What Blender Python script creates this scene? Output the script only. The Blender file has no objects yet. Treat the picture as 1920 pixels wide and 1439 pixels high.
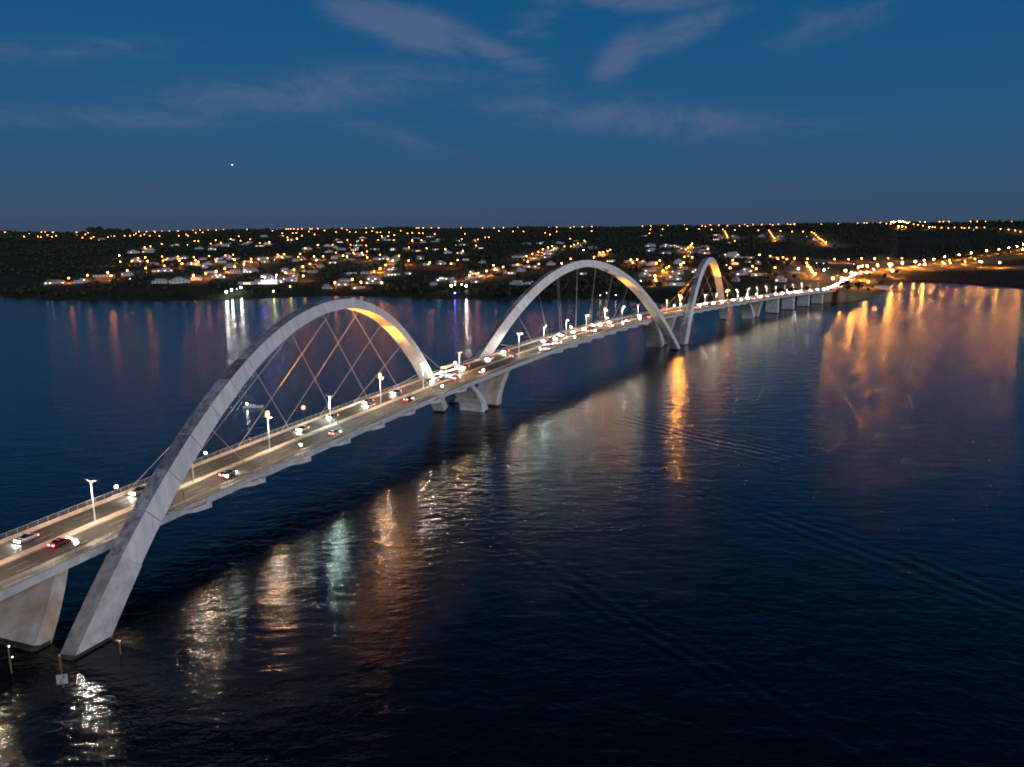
import bpy, bmesh, math, random
import numpy as np
from mathutils import Vector, Matrix

random.seed(7)
RNG = np.random.default_rng(11)
R = math.radians
scene = bpy.context.scene
col = scene.collection

# ------------------------------------------------------------------ camera
CAM_H, PITCH, ROLL, FOCAL_PX = 75.522, 0.1801689, -0.0092857, 1416.56
cam_data = bpy.data.cameras.new('camera')
cam_data.sensor_width = 36.0
cam_data.lens = 36.0 * FOCAL_PX / 1920.0
cam_data.clip_start = 1.0
cam_data.clip_end = 60000.0
cam = bpy.data.objects.new('camera', cam_data)
col.objects.link(cam)
_c, _s = math.cos(PITCH), math.sin(PITCH)
_fw, _up, _rt = Vector((0, _c, -_s)), Vector((0, _s, _c)), Vector((1, 0, 0))
_r2 = math.cos(ROLL) * _rt + math.sin(ROLL) * _up
_u2 = -math.sin(ROLL) * _rt + math.cos(ROLL) * _up
cam.matrix_world = Matrix(((_r2.x, _u2.x, -_fw.x, 0), (_r2.y, _u2.y, -_fw.y, 0), (_r2.z, _u2.z, -_fw.z, CAM_H), (0, 0, 0, 1)))
scene.camera = cam

# ------------------------------------------------------------------ sky, afterglow, exposure
SUN_AZ, SUN_EL = R(150), R(1.0)         # the last glow lies behind and to the right of the viewer
SKY_STRENGTH = 0.015
world = bpy.data.worlds.new('World')
scene.world = world
world.use_nodes = True
wt = world.node_tree
for n in list(wt.nodes): wt.nodes.remove(n)
def wn(t, **kw):
    n = wt.nodes.new(t)
    for k, v in kw.items(): setattr(n, k, v)
    return n
wl = wt.links.new
def wmath(op, a, b=None, clamp=False):
    n = wn('ShaderNodeMath', operation=op, use_clamp=clamp)
    for i, v in enumerate((a, b)):
        if v is None: continue
        if isinstance(v, (int, float)): n.inputs[i].default_value = v
        else: wl(v, n.inputs[i])
    return n.outputs[0]
sky = wn('ShaderNodeTexSky', sky_type='NISHITA')
sky.sun_disc = False
sky.sun_elevation = SUN_EL
sky.sun_rotation = SUN_AZ
sky.altitude = 1000
sky.air_density = 1.0
sky.dust_density = 0.6
sky.ozone_density = 3.0
tc = wn('ShaderNodeTexCoord')
sep = wn('ShaderNodeSeparateXYZ'); wl(tc.outputs['Generated'], sep.inputs[0])
az = wmath('ARCTAN2', sep.outputs[0], sep.outputs[1])
el = wmath('ARCSINE', sep.outputs[2])
# twilight gradient: deep blue overhead, paler and greyer towards the land
ramp = wn('ShaderNodeValToRGB')
ramp.color_ramp.interpolation = 'B_SPLINE'
els = ramp.color_ramp.elements
stops = [(0.0, (0.031, 0.057, 0.106)), (0.07, (0.028, 0.070, 0.144)), (0.16, (0.017, 0.084, 0.186)), (0.385, (0.001, 0.082, 0.222)), (0.60, (0.0005, 0.030, 0.092)), (1.0, (0.0004, 0.007, 0.026))]
els[0].position, els[0].color = stops[0][0], stops[0][1] + (1,)
els[1].position, els[1].color = stops[-1][0], stops[-1][1] + (1,)
for pos, c in stops[1:-1]:
    e = els.new(pos); e.color = c + (1,)
elc = wmath('MAXIMUM', wmath('DIVIDE', el, 0.75), 0.0)
wl(elc, ramp.inputs[0])

# thin torn clouds, placed by bearing and height above the land
vec = wn('ShaderNodeCombineXYZ'); wl(az, vec.inputs[0]); wl(el, vec.inputs[1])
def blob(a, e, la, le, tilt, gain):
    mp = wn('ShaderNodeMapping', vector_type='TEXTURE')
    mp.inputs['Location'].default_value = (a, e, 0)
    mp.inputs['Rotation'].default_value = (0, 0, R(tilt))
    mp.inputs['Scale'].default_value = (la, le, 1)
    wl(vec.outputs[0], mp.inputs[0])
    g = wn('ShaderNodeTexGradient', gradient_type='SPHERICAL'); wl(mp.outputs[0], g.inputs[0])
    return wmath('MULTIPLY', wmath('SMOOTH_MIN', g.outputs['Fac'], 0.8), gain)
blobs = [blob(-0.130, 0.262, 0.17, 0.040, -12, 2.0), blob(-0.03, 0.238, 0.13, 0.026, -16, 1.7), blob(0.135, 0.222, 0.075, 0.034, 38, 1.7),
         blob(0.205, 0.247, 0.15, 0.030, 16, 1.5), blob(0.155, 0.287, 0.22, 0.024, -3, 1.6), blob(0.03, 0.262, 0.08, 0.034, 10, 1.1),
         blob(0.37, 0.243, 0.13, 0.040, 10, 1.1), blob(-0.25, 0.184, 0.36, 0.050, 7, 1.35), blob(0.16, 0.154, 0.38, 0.042, -6, 1.35),
         blob(-0.17, 0.142, 0.20, 0.030, -14, 0.95), blob(-0.50, 0.212, 0.20, 0.026, 6, 1.1), blob(-0.46, 0.146, 0.32, 0.026, 3, 1.1), blob(0.05, 0.190, 0.20, 0.030, -9, 0.9),
         blob(-0.9, 0.25, 0.3, 0.05, 6, 1.2), blob(0.8, 0.22, 0.3, 0.05, -6, 1.2), blob(0.1, 0.42, 0.4, 0.07, 10, 1.2), blob(-0.5, 0.5, 0.4, 0.08, -8, 1.2), blob(0.9, 0.5, 0.4, 0.08, 12, 1.2)]
tot = blobs[0]
for b_ in blobs[1:]: tot = wmath('MAXIMUM', tot, b_)
mpn = wn('ShaderNodeMapping'); mpn.inputs['Rotation'].default_value = (0, 0, R(9)); mpn.inputs['Scale'].default_value = (4.2, 13.0, 1)
wl(vec.outputs[0], mpn.inputs[0])
nz = wn('ShaderNodeTexNoise'); nz.inputs['Scale'].default_value = 2.3; nz.inputs['Detail'].default_value = 10; nz.inputs['Roughness'].default_value = 0.68; nz.inputs['Distortion'].default_value = 0.9
wl(mpn.outputs[0], nz.inputs['Vector'])
cl = wmath('ADD', wmath('MULTIPLY', tot, 0.8), wmath('MULTIPLY', wmath('SUBTRACT', nz.outputs[0], 0.47), 3.0))
cl = wmath('MULTIPLY', cl, tot)
cmask = wn('ShaderNodeMapRange', interpolation_type='SMOOTHSTEP'); cmask.inputs[1].default_value = 0.0; cmask.inputs[2].default_value = 1.5; cmask.inputs[3].default_value = 0.0; cmask.inputs[4].default_value = 0.55
wl(cl, cmask.inputs[0])
mix = wn('ShaderNodeMix', data_type='RGBA'); wl(cmask.outputs[0], mix.inputs[0]); wl(ramp.outputs[0], mix.inputs[6]); mix.inputs[7].default_value = (0.115, 0.142, 0.238, 1)
glow = wn('ShaderNodeVectorMath', operation='SCALE'); wl(sky.outputs[0], glow.inputs[0]); glow.inputs[3].default_value = SKY_STRENGTH
fin = wn('ShaderNodeVectorMath', operation='ADD'); wl(mix.outputs[2], fin.inputs[0]); wl(glow.outputs[0], fin.inputs[1])
bg = wn('ShaderNodeBackground'); wl(fin.outputs[0], bg.inputs[0]); bg.inputs[1].default_value = 1.0
wo = wn('ShaderNodeOutputWorld'); wl(bg.outputs[0], wo.inputs[0])

sun_data = bpy.data.lights.new('afterglow', 'SUN')
sun_data.energy = 1.5
sun_data.angle = R(28)
sun_data.color = (0.92, 0.92, 1.0)
sun = bpy.data.objects.new('afterglow', sun_data); col.objects.link(sun)
_sd = Vector((math.sin(SUN_AZ) * math.cos(R(13)), math.cos(SUN_AZ) * math.cos(R(13)), math.sin(R(13))))
sun.rotation_euler = (-_sd).to_track_quat('-Z', 'Y').to_euler()

vs = scene.view_settings
vs.view_transform = 'Standard'; vs.look = 'None'; vs.exposure = 0.0; vs.gamma = 1.0; vs.use_curve_mapping = False
scene.cycles.use_adaptive_sampling = False
scene.cycles.use_denoising = True
scene.cycles.use_light_tree = True
scene.cycles.filter_width = 1.8
scene.cycles.max_bounces = 5
scene.cycles.diffuse_bounces = 2
scene.cycles.glossy_bounces = 3
scene.cycles.caustics_reflective = False
scene.cycles.caustics_refractive = False
scene.cycles.sample_clamp_indirect = 20.0

# ------------------------------------------------------------------ helpers
def tag(o, label=None, cat=None, group=None, kind=None):
    if label: o['label'] = label
    if cat: o['category'] = cat
    if group: o['group'] = group
    if kind: o['kind'] = kind
    return o
def empty(name, loc=(0, 0, 0), rz=0.0, parent=None):
    o = bpy.data.objects.new(name, None); o.empty_display_size = 0.2
    o.location = loc; o.rotation_euler = (0, 0, rz); col.objects.link(o); o.parent = parent
    return o
class MB:
    """collects faces; build() links them as one mesh object"""
    def __init__(s): s.v, s.f, s.m = [], [], []
    def add(s, vs, fs, m=0):
        b = len(s.v); s.v += [tuple(q) for q in vs]; s.f += [tuple(i + b for i in f) for f in fs]; s.m += [m] * len(fs); return s
    def box(s, c, size, m=0, rz=0.0, taper=1.0):
        hx, hy, hz = size[0] / 2, size[1] / 2, size[2] / 2
        ca, sa = math.cos(rz), math.sin(rz); vs = []
        for z, k in ((-hz, 1.0), (hz, taper)):
            for x, y in ((-hx, -hy), (hx, -hy), (hx, hy), (-hx, hy)):
                x2, y2 = x * k, y * k
                vs.append((c[0] + x2 * ca - y2 * sa, c[1] + x2 * sa + y2 * ca, c[2] + z))
        return s.add(vs, [(3, 2, 1, 0), (4, 5, 6, 7), (0, 1, 5, 4), (1, 2, 6, 5), (2, 3, 7, 6), (3, 0, 4, 7)], m)
    def tube(s, p0, p1, r0, r1=None, n=6, m=0, caps=True):
        r1 = r0 if r1 is None else r1
        a, b = Vector(p0), Vector(p1); d = (b - a).normalized()
        x = d.orthogonal().normalized(); y = d.cross(x)
        vs = []
        for q, r in ((a, r0), (b, r1)):
            for i in range(n):
                t = 2 * math.pi * i / n
                vs.append(q + x * (r * math.cos(t)) + y * (r * math.sin(t)))
        fs = [(i, (i + 1) % n, n + (i + 1) % n, n + i) for i in range(n)]
        if caps: fs += [tuple(range(n))[::-1], tuple(range(n, 2 * n))]
        return s.add(vs, fs, m)
    def loft(s, rings, m=0, caps=True, ms=None):
        n = len(rings[0]); vs = [q for r in rings for q in r]; b = len(s.v)
        s.v += [tuple(q) for q in vs]
        for k in range(len(rings) - 1):
            for i in range(n):
                j = (i + 1) % n
                s.f.append((b + k * n + i, b + k * n + j, b + (k + 1) * n + j, b + (k + 1) * n + i)); s.m.append(ms[i] if ms else m)
        if caps:
            s.f.append(tuple(b + i for i in range(n))[::-1]); s.m.append(m)
            s.f.append(tuple(b + (len(rings) - 1) * n + i for i in range(n))); s.m.append(m)
        return s
    def ball(s, c, r, m=0, nu=8, nv=5, sz=1.0):
        vs = [(c[0], c[1], c[2] - r * sz)]
        for k in range(1, nv):
            t = math.pi * k / nv
            for i in range(nu):
                a = 2 * math.pi * i / nu
                vs.append((c[0] + r * math.sin(t) * math.cos(a), c[1] + r * math.sin(t) * math.sin(a), c[2] - r * sz * math.cos(t)))
        vs.append((c[0], c[1], c[2] + r * sz)); fs = []
        for i in range(nu):
            j = (i + 1) % nu
            fs.append((0, 1 + j, 1 + i)); fs.append((len(vs) - 1, 1 + (nv - 2) * nu + i, 1 + (nv - 2) * nu + j))
            for k in range(nv - 2): fs.append((1 + k * nu + i, 1 + k * nu + j, 1 + (k + 1) * nu + j, 1 + (k + 1) * nu + i))
        return s.add(vs, fs, m)
    def mesh(s, name, mats, smooth=False):
        me = bpy.data.meshes.new(name); me.from_pydata(s.v, [], s.f)
        for mt in (mats if isinstance(mats, (list, tuple)) else [mats]): me.materials.append(mt)
        me.polygons.foreach_set('material_index', s.m)
        if smooth: me.polygons.foreach_set('use_smooth', [True] * len(s.f))
        me.update(); return me
    def build(s, name, mats, parent=None, smooth=False):
        return link(name, s.mesh(name, mats, smooth), parent)
def link(name, me, parent=None, loc=(0, 0, 0), rz=0.0):
    o = bpy.data.objects.new(name, me); o.location = loc; o.rotation_euler = (0, 0, rz); col.objects.link(o); o.parent = parent
    return o
def copy_tree(o, parent=None):
    c = o.copy(); col.objects.link(c); c.parent = parent
    for ch in o.children: copy_tree(ch, c)
    return c
def ordinal(n):
    w = ['zeroth', 'first', 'second', 'third', 'fourth', 'fifth', 'sixth', 'seventh', 'eighth', 'ninth', 'tenth', 'eleventh', 'twelfth']
    if n < len(w): return w[n]
    return '%d%s' % (n, 'th' if 10 <= n % 100 <= 20 else {1: 'st', 2: 'nd', 3: 'rd'}.get(n % 10, 'th'))

# ------------------------------------------------------------------ materials
def mat(name, color, rough=0.7, metal=0.0, var=0.0, scale=1.0, bump=0.0, color2=None, spec=None, detail=5, stretch=None, rnd=0.0):
    m = bpy.data.materials.new(name); m.use_nodes = True
    nt = m.node_tree; b = nt.nodes['Principled BSDF']
    b.inputs['Roughness'].default_value = rough; b.inputs['Metallic'].default_value = metal
    b.inputs['Base Color'].default_value = tuple(color) + (1,)
    if spec is not None: b.inputs['Specular IOR Level'].default_value = spec
    if var or color2 or bump or rnd:
        t = nt.nodes.new('ShaderNodeTexCoord'); mp = nt.nodes.new('ShaderNodeMapping')
        if stretch: mp.inputs['Scale'].default_value = stretch
        nt.links.new(t.outputs['Object'], mp.inputs[0])
        nz = nt.nodes.new('ShaderNodeTexNoise'); nz.inputs['Scale'].default_value = scale; nz.inputs['Detail'].default_value = detail; nz.inputs['Roughness'].default_value = 0.6
        nt.links.new(mp.outputs[0], nz.inputs['Vector'])
        rp = nt.nodes.new('ShaderNodeValToRGB')
        c2 = color2 if color2 else tuple(c * (1 - var) for c in color)
        c1 = color if color2 else tuple(min(1, c * (1 + var * .6)) for c in color)
        rp.color_ramp.elements[0].position = 0.32; rp.color_ramp.elements[0].color = tuple(c2) + (1,)
        rp.color_ramp.elements[1].position = 0.68; rp.color_ramp.elements[1].color = tuple(c1) + (1,)
        nt.links.new(nz.outputs[0], rp.inputs[0])
        out = rp.outputs[0]
        if rnd:
            oi = nt.nodes.new('ShaderNodeObjectInfo'); mr = nt.nodes.new('ShaderNodeMapRange')
            mr.inputs[3].default_value = 1 - rnd; mr.inputs[4].default_value = 1 + rnd * .4
            nt.links.new(oi.outputs['Random'], mr.inputs[0])
            vm = nt.nodes.new('ShaderNodeVectorMath'); vm.operation = 'SCALE'
            nt.links.new(out, vm.inputs[0]); nt.links.new(mr.outputs[0], vm.inputs[3]); out = vm.outputs[0]
        nt.links.new(out, b.inputs['Base Color'])
        if bump:
            bp = nt.nodes.new('ShaderNodeBump'); bp.inputs['Strength'].default_value = bump; bp.inputs['Distance'].default_value = 0.05
            nt.links.new(nz.outputs[0], bp.inputs['Height']); nt.links.new(bp.outputs[0], b.inputs['Normal'])
    return m
def glowing(name, color, strength, base=(0.8, 0.8, 0.8)):
    m = bpy.data.materials.new(name); m.use_nodes = True
    b = m.node_tree.nodes['Principled BSDF']
    b.inputs['Base Color'].default_value = base + (1,)
    b.inputs['Emission Color'].default_value = tuple(color) + (1,)
    b.inputs['Emission Strength'].default_value = strength
    return m
M = {}
M['paint'] = mat('arch_paint', (0.76, 0.745, 0.72), 0.55, var=0.18, scale=0.5, rnd=0.08, stretch=(1, 1, 0.22))
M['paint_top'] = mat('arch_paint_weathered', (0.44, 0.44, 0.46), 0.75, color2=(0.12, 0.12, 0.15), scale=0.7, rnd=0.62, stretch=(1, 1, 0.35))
M['concrete'] = mat('concrete', (0.60, 0.585, 0.565), 0.85, var=0.28, scale=0.4, bump=0.3)
M['algae'] = mat('waterline_algae', (0.045, 0.042, 0.030), 0.7, var=0.5, scale=0.8)
M['concrete_dark'] = mat('concrete_damp', (0.24, 0.23, 0.23), 0.9, var=0.4, scale=0.6)
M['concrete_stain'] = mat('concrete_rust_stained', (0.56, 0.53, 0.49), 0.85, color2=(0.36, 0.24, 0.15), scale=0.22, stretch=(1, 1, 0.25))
M['fascia'] = mat('edge_beam_concrete', (0.50, 0.50, 0.50), 0.85, var=0.25, scale=0.5)
M['girder'] = mat('girder_steel', (0.20, 0.20, 0.21), 0.7, var=0.2, scale=0.3)
M['asphalt'] = mat('asphalt', (0.033, 0.029, 0.026), 0.82, color2=(0.017, 0.015, 0.014), scale=0.12, detail=9)
M['kerb'] = mat('kerb_concrete', (0.36, 0.27, 0.20), 0.85, var=0.25, scale=0.6)
M['walkway'] = mat('walkway_concrete', (0.17, 0.15, 0.13), 0.9, var=0.25, scale=0.8)
M['line'] = mat('road_paint', (0.26, 0.25, 0.23), 0.7, var=0.3, scale=2.0)
M['rail'] = mat('railing_metal', (0.42, 0.40, 0.37), 0.5, 0.3)
M['cable'] = mat('cable_sheath', (0.44, 0.36, 0.28), 0.5)
M['pole'] = mat('white_pole', (0.78, 0.78, 0.78), 0.45)
M['dark_metal'] = mat('dark_metal', (0.06, 0.06, 0.065), 0.5, 0.5)
M['housing'] = mat('lamp_housing', (0.10, 0.10, 0.11), 0.5, 0.3)
M['rust'] = mat('rusty_steel', (0.22, 0.10, 0.05), 0.9, var=0.5, scale=2.0)
M['tyre'] = mat('tyre_rubber', (0.02, 0.02, 0.02), 0.9)
M['rim'] = mat('wheel_rim', (0.4, 0.4, 0.42), 0.35, 0.8)
M['glass'] = mat('car_glass', (0.012, 0.014, 0.018), 0.06)
M['white_gel'] = mat('boat_gelcoat', (0.75, 0.75, 0.77), 0.3)
M['sign'] = mat('sign_panel', (0.36, 0.36, 0.36), 0.6, var=0.15, scale=1.5)
M['black'] = mat('black_paint', (0.03, 0.03, 0.03), 0.6)
M['street'] = mat('street_asphalt', (0.18, 0.16, 0.14), 0.85, var=0.3, scale=0.1)
M['bark'] = mat('bark', (0.05, 0.035, 0.025), 0.95)
M['leaf'] = mat('leaves', (0.028, 0.040, 0.016), 0.8, color2=(0.015, 0.024, 0.010), scale=0.15, spec=0.2)
M['leaf2'] = mat('leaves_olive', (0.036, 0.039, 0.018), 0.8, color2=(0.020, 0.024, 0.011), scale=0.15, spec=0.2)
M['lens_warm'] = glowing('lens_warm', (1.0, 0.58, 0.28), 4000)
M['lens_white'] = glowing('lens_white', (1.0, 0.78, 0.55), 4200)
M['lens_teal'] = glowing('lens_teal', (0.74, 1.0, 0.90), 4000)
M['flood'] = glowing('flood_glass', (1.0, 0.90, 0.58), 220)
M['flood_strong'] = glowing('flood_glass_strong', (1.0, 0.95, 0.82), 4200)
M['flood_white'] = glowing('flood_glass_white', (0.95, 1.0, 0.82), 240)
M['sodium'] = glowing('sodium_projector_glass', (1.0, 0.25, 0.016), 480)
M['globe'] = glowing('sodium_globe', (1.0, 0.25, 0.02), 2.8)
M['globe_under'] = glowing('hidden_globe_emitter', (1.0, 0.30, 0.025), 3500)  # hidden emitter added below the globes to feed their water reflections
M['lamp_B'] = glowing('villa_lamp_blue', (0.06, 0.09, 1.0), 420)
M['sodium2'] = glowing('sodium_projector_glass_strong', (1.0, 0.28, 0.02), 4200)
M['head'] = glowing('headlamp', (1.0, 0.92, 0.76), 1000)
M['tail'] = glowing('tail_lamp', (1.0, 0.045, 0.05), 60)
M['lamp_o'] = glowing('street_lamp_sodium', (1.0, 0.22, 0.015), 26)
M['lamp_H'] = glowing('road_lamp_sodium', (1.0, 0.34, 0.045), 560)
M['lamp_pool'] = glowing('hidden_pool_emitter', (1.0, 0.32, 0.035), 6500)  # unseen down-facing emitter added under street lamps to light the ground
M['lamp_pool_H'] = glowing('hidden_road_pool_emitter', (1.0, 0.34, 0.045), 20000)  # stronger unseen emitter, added under the highway lamps for brighter pools
M['lamp_w'] = glowing('garden_lamp_white', (0.92, 1.0, 0.90), 12)
M['lamp_W'] = glowing('flood_lamp_white', (0.95, 1.0, 0.86), 260)
M['lamp_b'] = glowing('lamp_blue', (0.07, 0.09, 1.0), 90)
M['lamp_g'] = glowing('lamp_green', (0.35, 1.0, 0.65), 45)
M['lamp_y'] = glowing('lamp_yellow', (0.85, 0.95, 0.12), 70)
M['lamp_t'] = glowing('lamp_teal', (0.45, 1.0, 0.85), 120)
M['lamp_h'] = glowing('house_lamp_warm', (1.0, 0.72, 0.42), 30)
M['win_lit'] = glowing('lit_window', (1.0, 0.62, 0.26), 3.2)
M['win_lit2'] = glowing('lit_window_pale', (1.0, 0.85, 0.62), 3.2)
M['win_dark'] = mat('dark_window', (0.02, 0.025, 0.03), 0.15)
M['roof_tile'] = mat('clay_roof', (0.20, 0.13, 0.10), 0.85, var=0.3, scale=1.0)
M['roof_grey'] = mat('grey_roof', (0.26, 0.27, 0.30), 0.75, var=0.25, scale=0.4)
M['roof_white'] = mat('white_roof', (0.46, 0.47, 0.49), 0.7, var=0.2, scale=0.3)
M['wall_white'] = mat('white_wall', (0.52, 0.52, 0.53), 0.85, var=0.12, scale=0.4)
M['wall_cream'] = mat('cream_wall', (0.42, 0.38, 0.33), 0.85, var=0.15, scale=0.4)
M['wall_grey'] = mat('grey_wall', (0.38, 0.38, 0.40), 0.85, var=0.2, scale=0.4)

# ------------------------------------------------------------------ water
def make_water():
    me = bpy.data.meshes.new('lake_water')
    S = 26000
    me.from_pydata([(-S, -S, 0), (S, -S, 0), (S, S, 0), (-S, S, 0)], [], [(0, 1, 2, 3)])
    m = bpy.data.materials.new('lake_water'); m.use_nodes = True
    nt = m.node_tree; b = nt.nodes['Principled BSDF']; L = nt.links.new
    b.inputs['Base Color'].default_value = (0.0015, 0.004, 0.007, 1)
    b.inputs['Roughness'].default_value = WATER_ROUGH
    b.inputs['IOR'].default_value = 1.34
    g = nt.nodes.new('ShaderNodeNewGeometry')
    def nn(t): return nt.nodes.new(t)
    def math_(op, a, bb):
        n = nn('ShaderNodeMath'); n.operation = op
        for i, v in enumerate((a, bb)):
            if isinstance(v, (int, float)): n.inputs[i].default_value = v
            else: L(v, n.inputs[i])
        return n.outputs[0]
    def noise(scale, sx, sy, rot, detail=3, rough=0.55, dist=0.0):
        mp = nn('ShaderNodeMapping'); mp.inputs['Rotation'].default_value = (0, 0, R(rot)); mp.inputs['Scale'].default_value = (sx, sy, 1)
        L(g.outputs['Position'], mp.inputs[0])
        n = nn('ShaderNodeTexNoise'); n.inputs['Scale'].default_value = scale; n.inputs['Detail'].default_value = detail; n.inputs['Roughness'].default_value = rough; n.inputs['Distortion'].default_value = dist
        L(mp.outputs[0], n.inputs['Vector']); return n.outputs[0]
    h = math_('MULTIPLY', noise(0.16, 0.55, 1.0, 12, 2), 1.0)            # long low swell, metres
    h = math_('ADD', h, math_('MULTIPLY', noise(0.42, 0.6, 1.0, -14, 3, 0.6, 0.4), 0.55))
    h = math_('ADD', h, math_('MULTIPLY', noise(1.3, 0.7, 1.0, 8, 3, 0.6, 0.6), 0.16))
    # wakes left by passing boats: trains of parallel waves in two slanting bands and one on the far side
    sep_ = nn('ShaderNodeSeparateXYZ'); L(g.outputs['Position'], sep_.inputs[0])
    def train(px, py, ang, width, wl_, amp, along0, along1):
        ca, sa = math.cos(R(ang)), math.sin(R(ang))
        dx = math_('SUBTRACT', sep_.outputs[0], px); dy = math_('SUBTRACT', sep_.outputs[1], py)
        across = math_('ADD', math_('MULTIPLY', dx, -sa), math_('MULTIPLY', dy, ca))
        along = math_('ADD', math_('MULTIPLY', dx, ca), math_('MULTIPLY', dy, sa))
        wob = math_('MULTIPLY', math_('SUBTRACT', noise(0.03, 1, 1, 0, 2), 0.5), 11.0)
        ph = math_('MULTIPLY', math_('ADD', across, wob), 2 * math.pi / wl_)
        w = math_('SINE', ph, 0.0)
        env = math_('POWER', 2.718, math_('MULTIPLY', math_('POWER', math_('ABSOLUTE', math_('DIVIDE', across, width), 0.0), 2.0), -1.0))
        def sst(v, a, b2):
            n = nn('ShaderNodeMapRange'); n.interpolation_type = 'SMOOTHSTEP'; n.inputs[1].default_value = a; n.inputs[2].default_value = b2; L(v, n.inputs[0]); return n.outputs[0]
        ends = math_('MULTIPLY', sst(along, along0, along0 + 40), sst(along, along1, along1 - 60))
        patch = sst(noise(0.02, 1, 1, 30, 2), 0.3, 0.62)
        return math_('MULTIPLY', math_('MULTIPLY', w, math_('MULTIPLY', env, math_('MULTIPLY', ends, patch))), amp)
    for a in WAKES: h = math_('ADD', h, train(*a))
    bp = nn('ShaderNodeBump'); bp.inputs['Strength'].default_value = 1.0; bp.inputs['Distance'].default_value = WAVE_H
    L(h, bp.inputs['Height']); L(bp.outputs[0], b.inputs['Normal'])
    me.materials.append(m)
    o = link('lake_water', me); tag(o, 'dark rippled lake water under the bridge', kind='structure')
WATER_ROUGH, WAVE_H = 0.15, 0.34
WAKES = [(78, 195, -60, 9, 4.8, 0.20, -90, 190), (20, 150, -57, 6, 4.2, 0.13, -60, 130), (-260, 430, -20, 14, 5.5, 0.25, -120, 130), (40, 330, -50, 12, 5, 0.3, -60, 120)]
make_water()

# ------------------------------------------------------------------ land
# ---- lie of the land: lake shore as radius over bearing, slope up to a long plateau edge ----
SHORE_B = [-80, -60, -45, -33.9, -31.4, -24.8, -20.7, -12.6, -6.3, 0.0, 6.9, 12.0, 17.3, 22.3, 24.3, 25.6, 26.4, 26.75, 29.3, 34.0, 40, 60, 80]
SHORE_R = [1700, 1650, 1600, 1521, 1369, 1235, 1222, 1237, 1132, 1075, 1087, 1001, 1050, 1066, 1106, 1205, 1370, 1615, 1632, 1491, 1450, 1500, 1600]
CREST_B = [-80, -34, -28, -18.7, -10.4, 0, 9.6, 17.3, 24.3, 27.6, 30.7, 34, 80]
CREST_E = [0.0178, 0.0178, 0.0172, 0.0206, 0.0216, 0.0212, 0.0213, 0.0211, 0.0203, 0.0208, 0.0198, 0.0183, 0.0175]
CREST_D = 4700.0
CAM_Z = 75.52
ROADW = [(390.0, 961.5, 15.6), (415, 1000, 14.6), (452, 1065, 13.0), (505, 1165, 12.0), (590, 1330, 13.0), (730, 1580, 16.0), (900, 1780, 19.0), (1150, 1950, 23.0), (1450, 2050, 30.0), (1750, 2250, 42.0), (1950, 2600, 75.0)]
def _dist_road(x, y):
    best = np.full(np.shape(x), 1e9); bz = np.zeros(np.shape(x))
    for (ax, ay, az), (bx, by, bzz) in zip(ROADW[:-1], ROADW[1:]):
        ex, ey = bx - ax, by - ay
        t = np.clip(((x - ax) * ex + (y - ay) * ey) / (ex * ex + ey * ey), 0, 1)
        d = np.hypot(x - ax - t * ex, y - ay - t * ey)
        m = d < best
        best = np.where(m, d, best); bz = np.where(m, az + t * (bzz - az), bz)
    return best, bz
def ground_z(x, y):
    x = np.asarray(x, float); y = np.asarray(y, float)
    r = np.hypot(x, y); b = np.degrees(np.arctan2(x, y))
    rs = np.interp(b, SHORE_B, SHORE_R)
    rs = rs + 7 * np.sin(b * 3.1) + 5 * np.sin(b * 7.7 + 1)
    d = r - rs
    zc = CAM_Z + CREST_D * np.interp(b, CREST_B, CREST_E)
    t = np.clip(d / (CREST_D - rs), 0, 1)
    right = np.clip((b - 19.0) / 5.0, 0, 1); right = right * right * (3 - 2 * right)
    zl = zc * t
    zr = np.interp(t, [0, .18, .32, .8, 1], [0, .085, .2, .83, 1]) * zc
    z = zl * (1 - right) + zr * right
    und = 5.0 * np.sin(x * .0043 + 1.3) * np.sin(y * .0037) + 3.0 * np.sin(x * .011 + y * .006)
    z = z + und * np.clip(d / 350, 0, 1) * np.clip((CREST_D - r) / 700, 0.15, 1)
    bank = np.clip(d / 26, -1.2, 1)
    z = z + 2.2 * bank
    z = np.where(r > CREST_D, z - (r - CREST_D) * 0.004, z)
    dr, zr_ = _dist_road(x, y)
    land = np.clip((d + 14) / 20, 0, 1)
    emb = zr_ - 0.25 - np.clip(dr - 15, 0, 1e9) * 0.30
    w = np.clip(1 - (dr - 15) / 70, 0, 1)
    z2 = np.maximum(z, np.where(dr < 90, emb, -99) * land + (1 - land) * -2)
    cut = zr_ - 0.25 + np.clip(dr - 15, 0, 1e9) * 0.30
    z2 = np.where(dr < 90, np.minimum(z2, np.maximum(cut, 0)), z2)
    return z2

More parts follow.
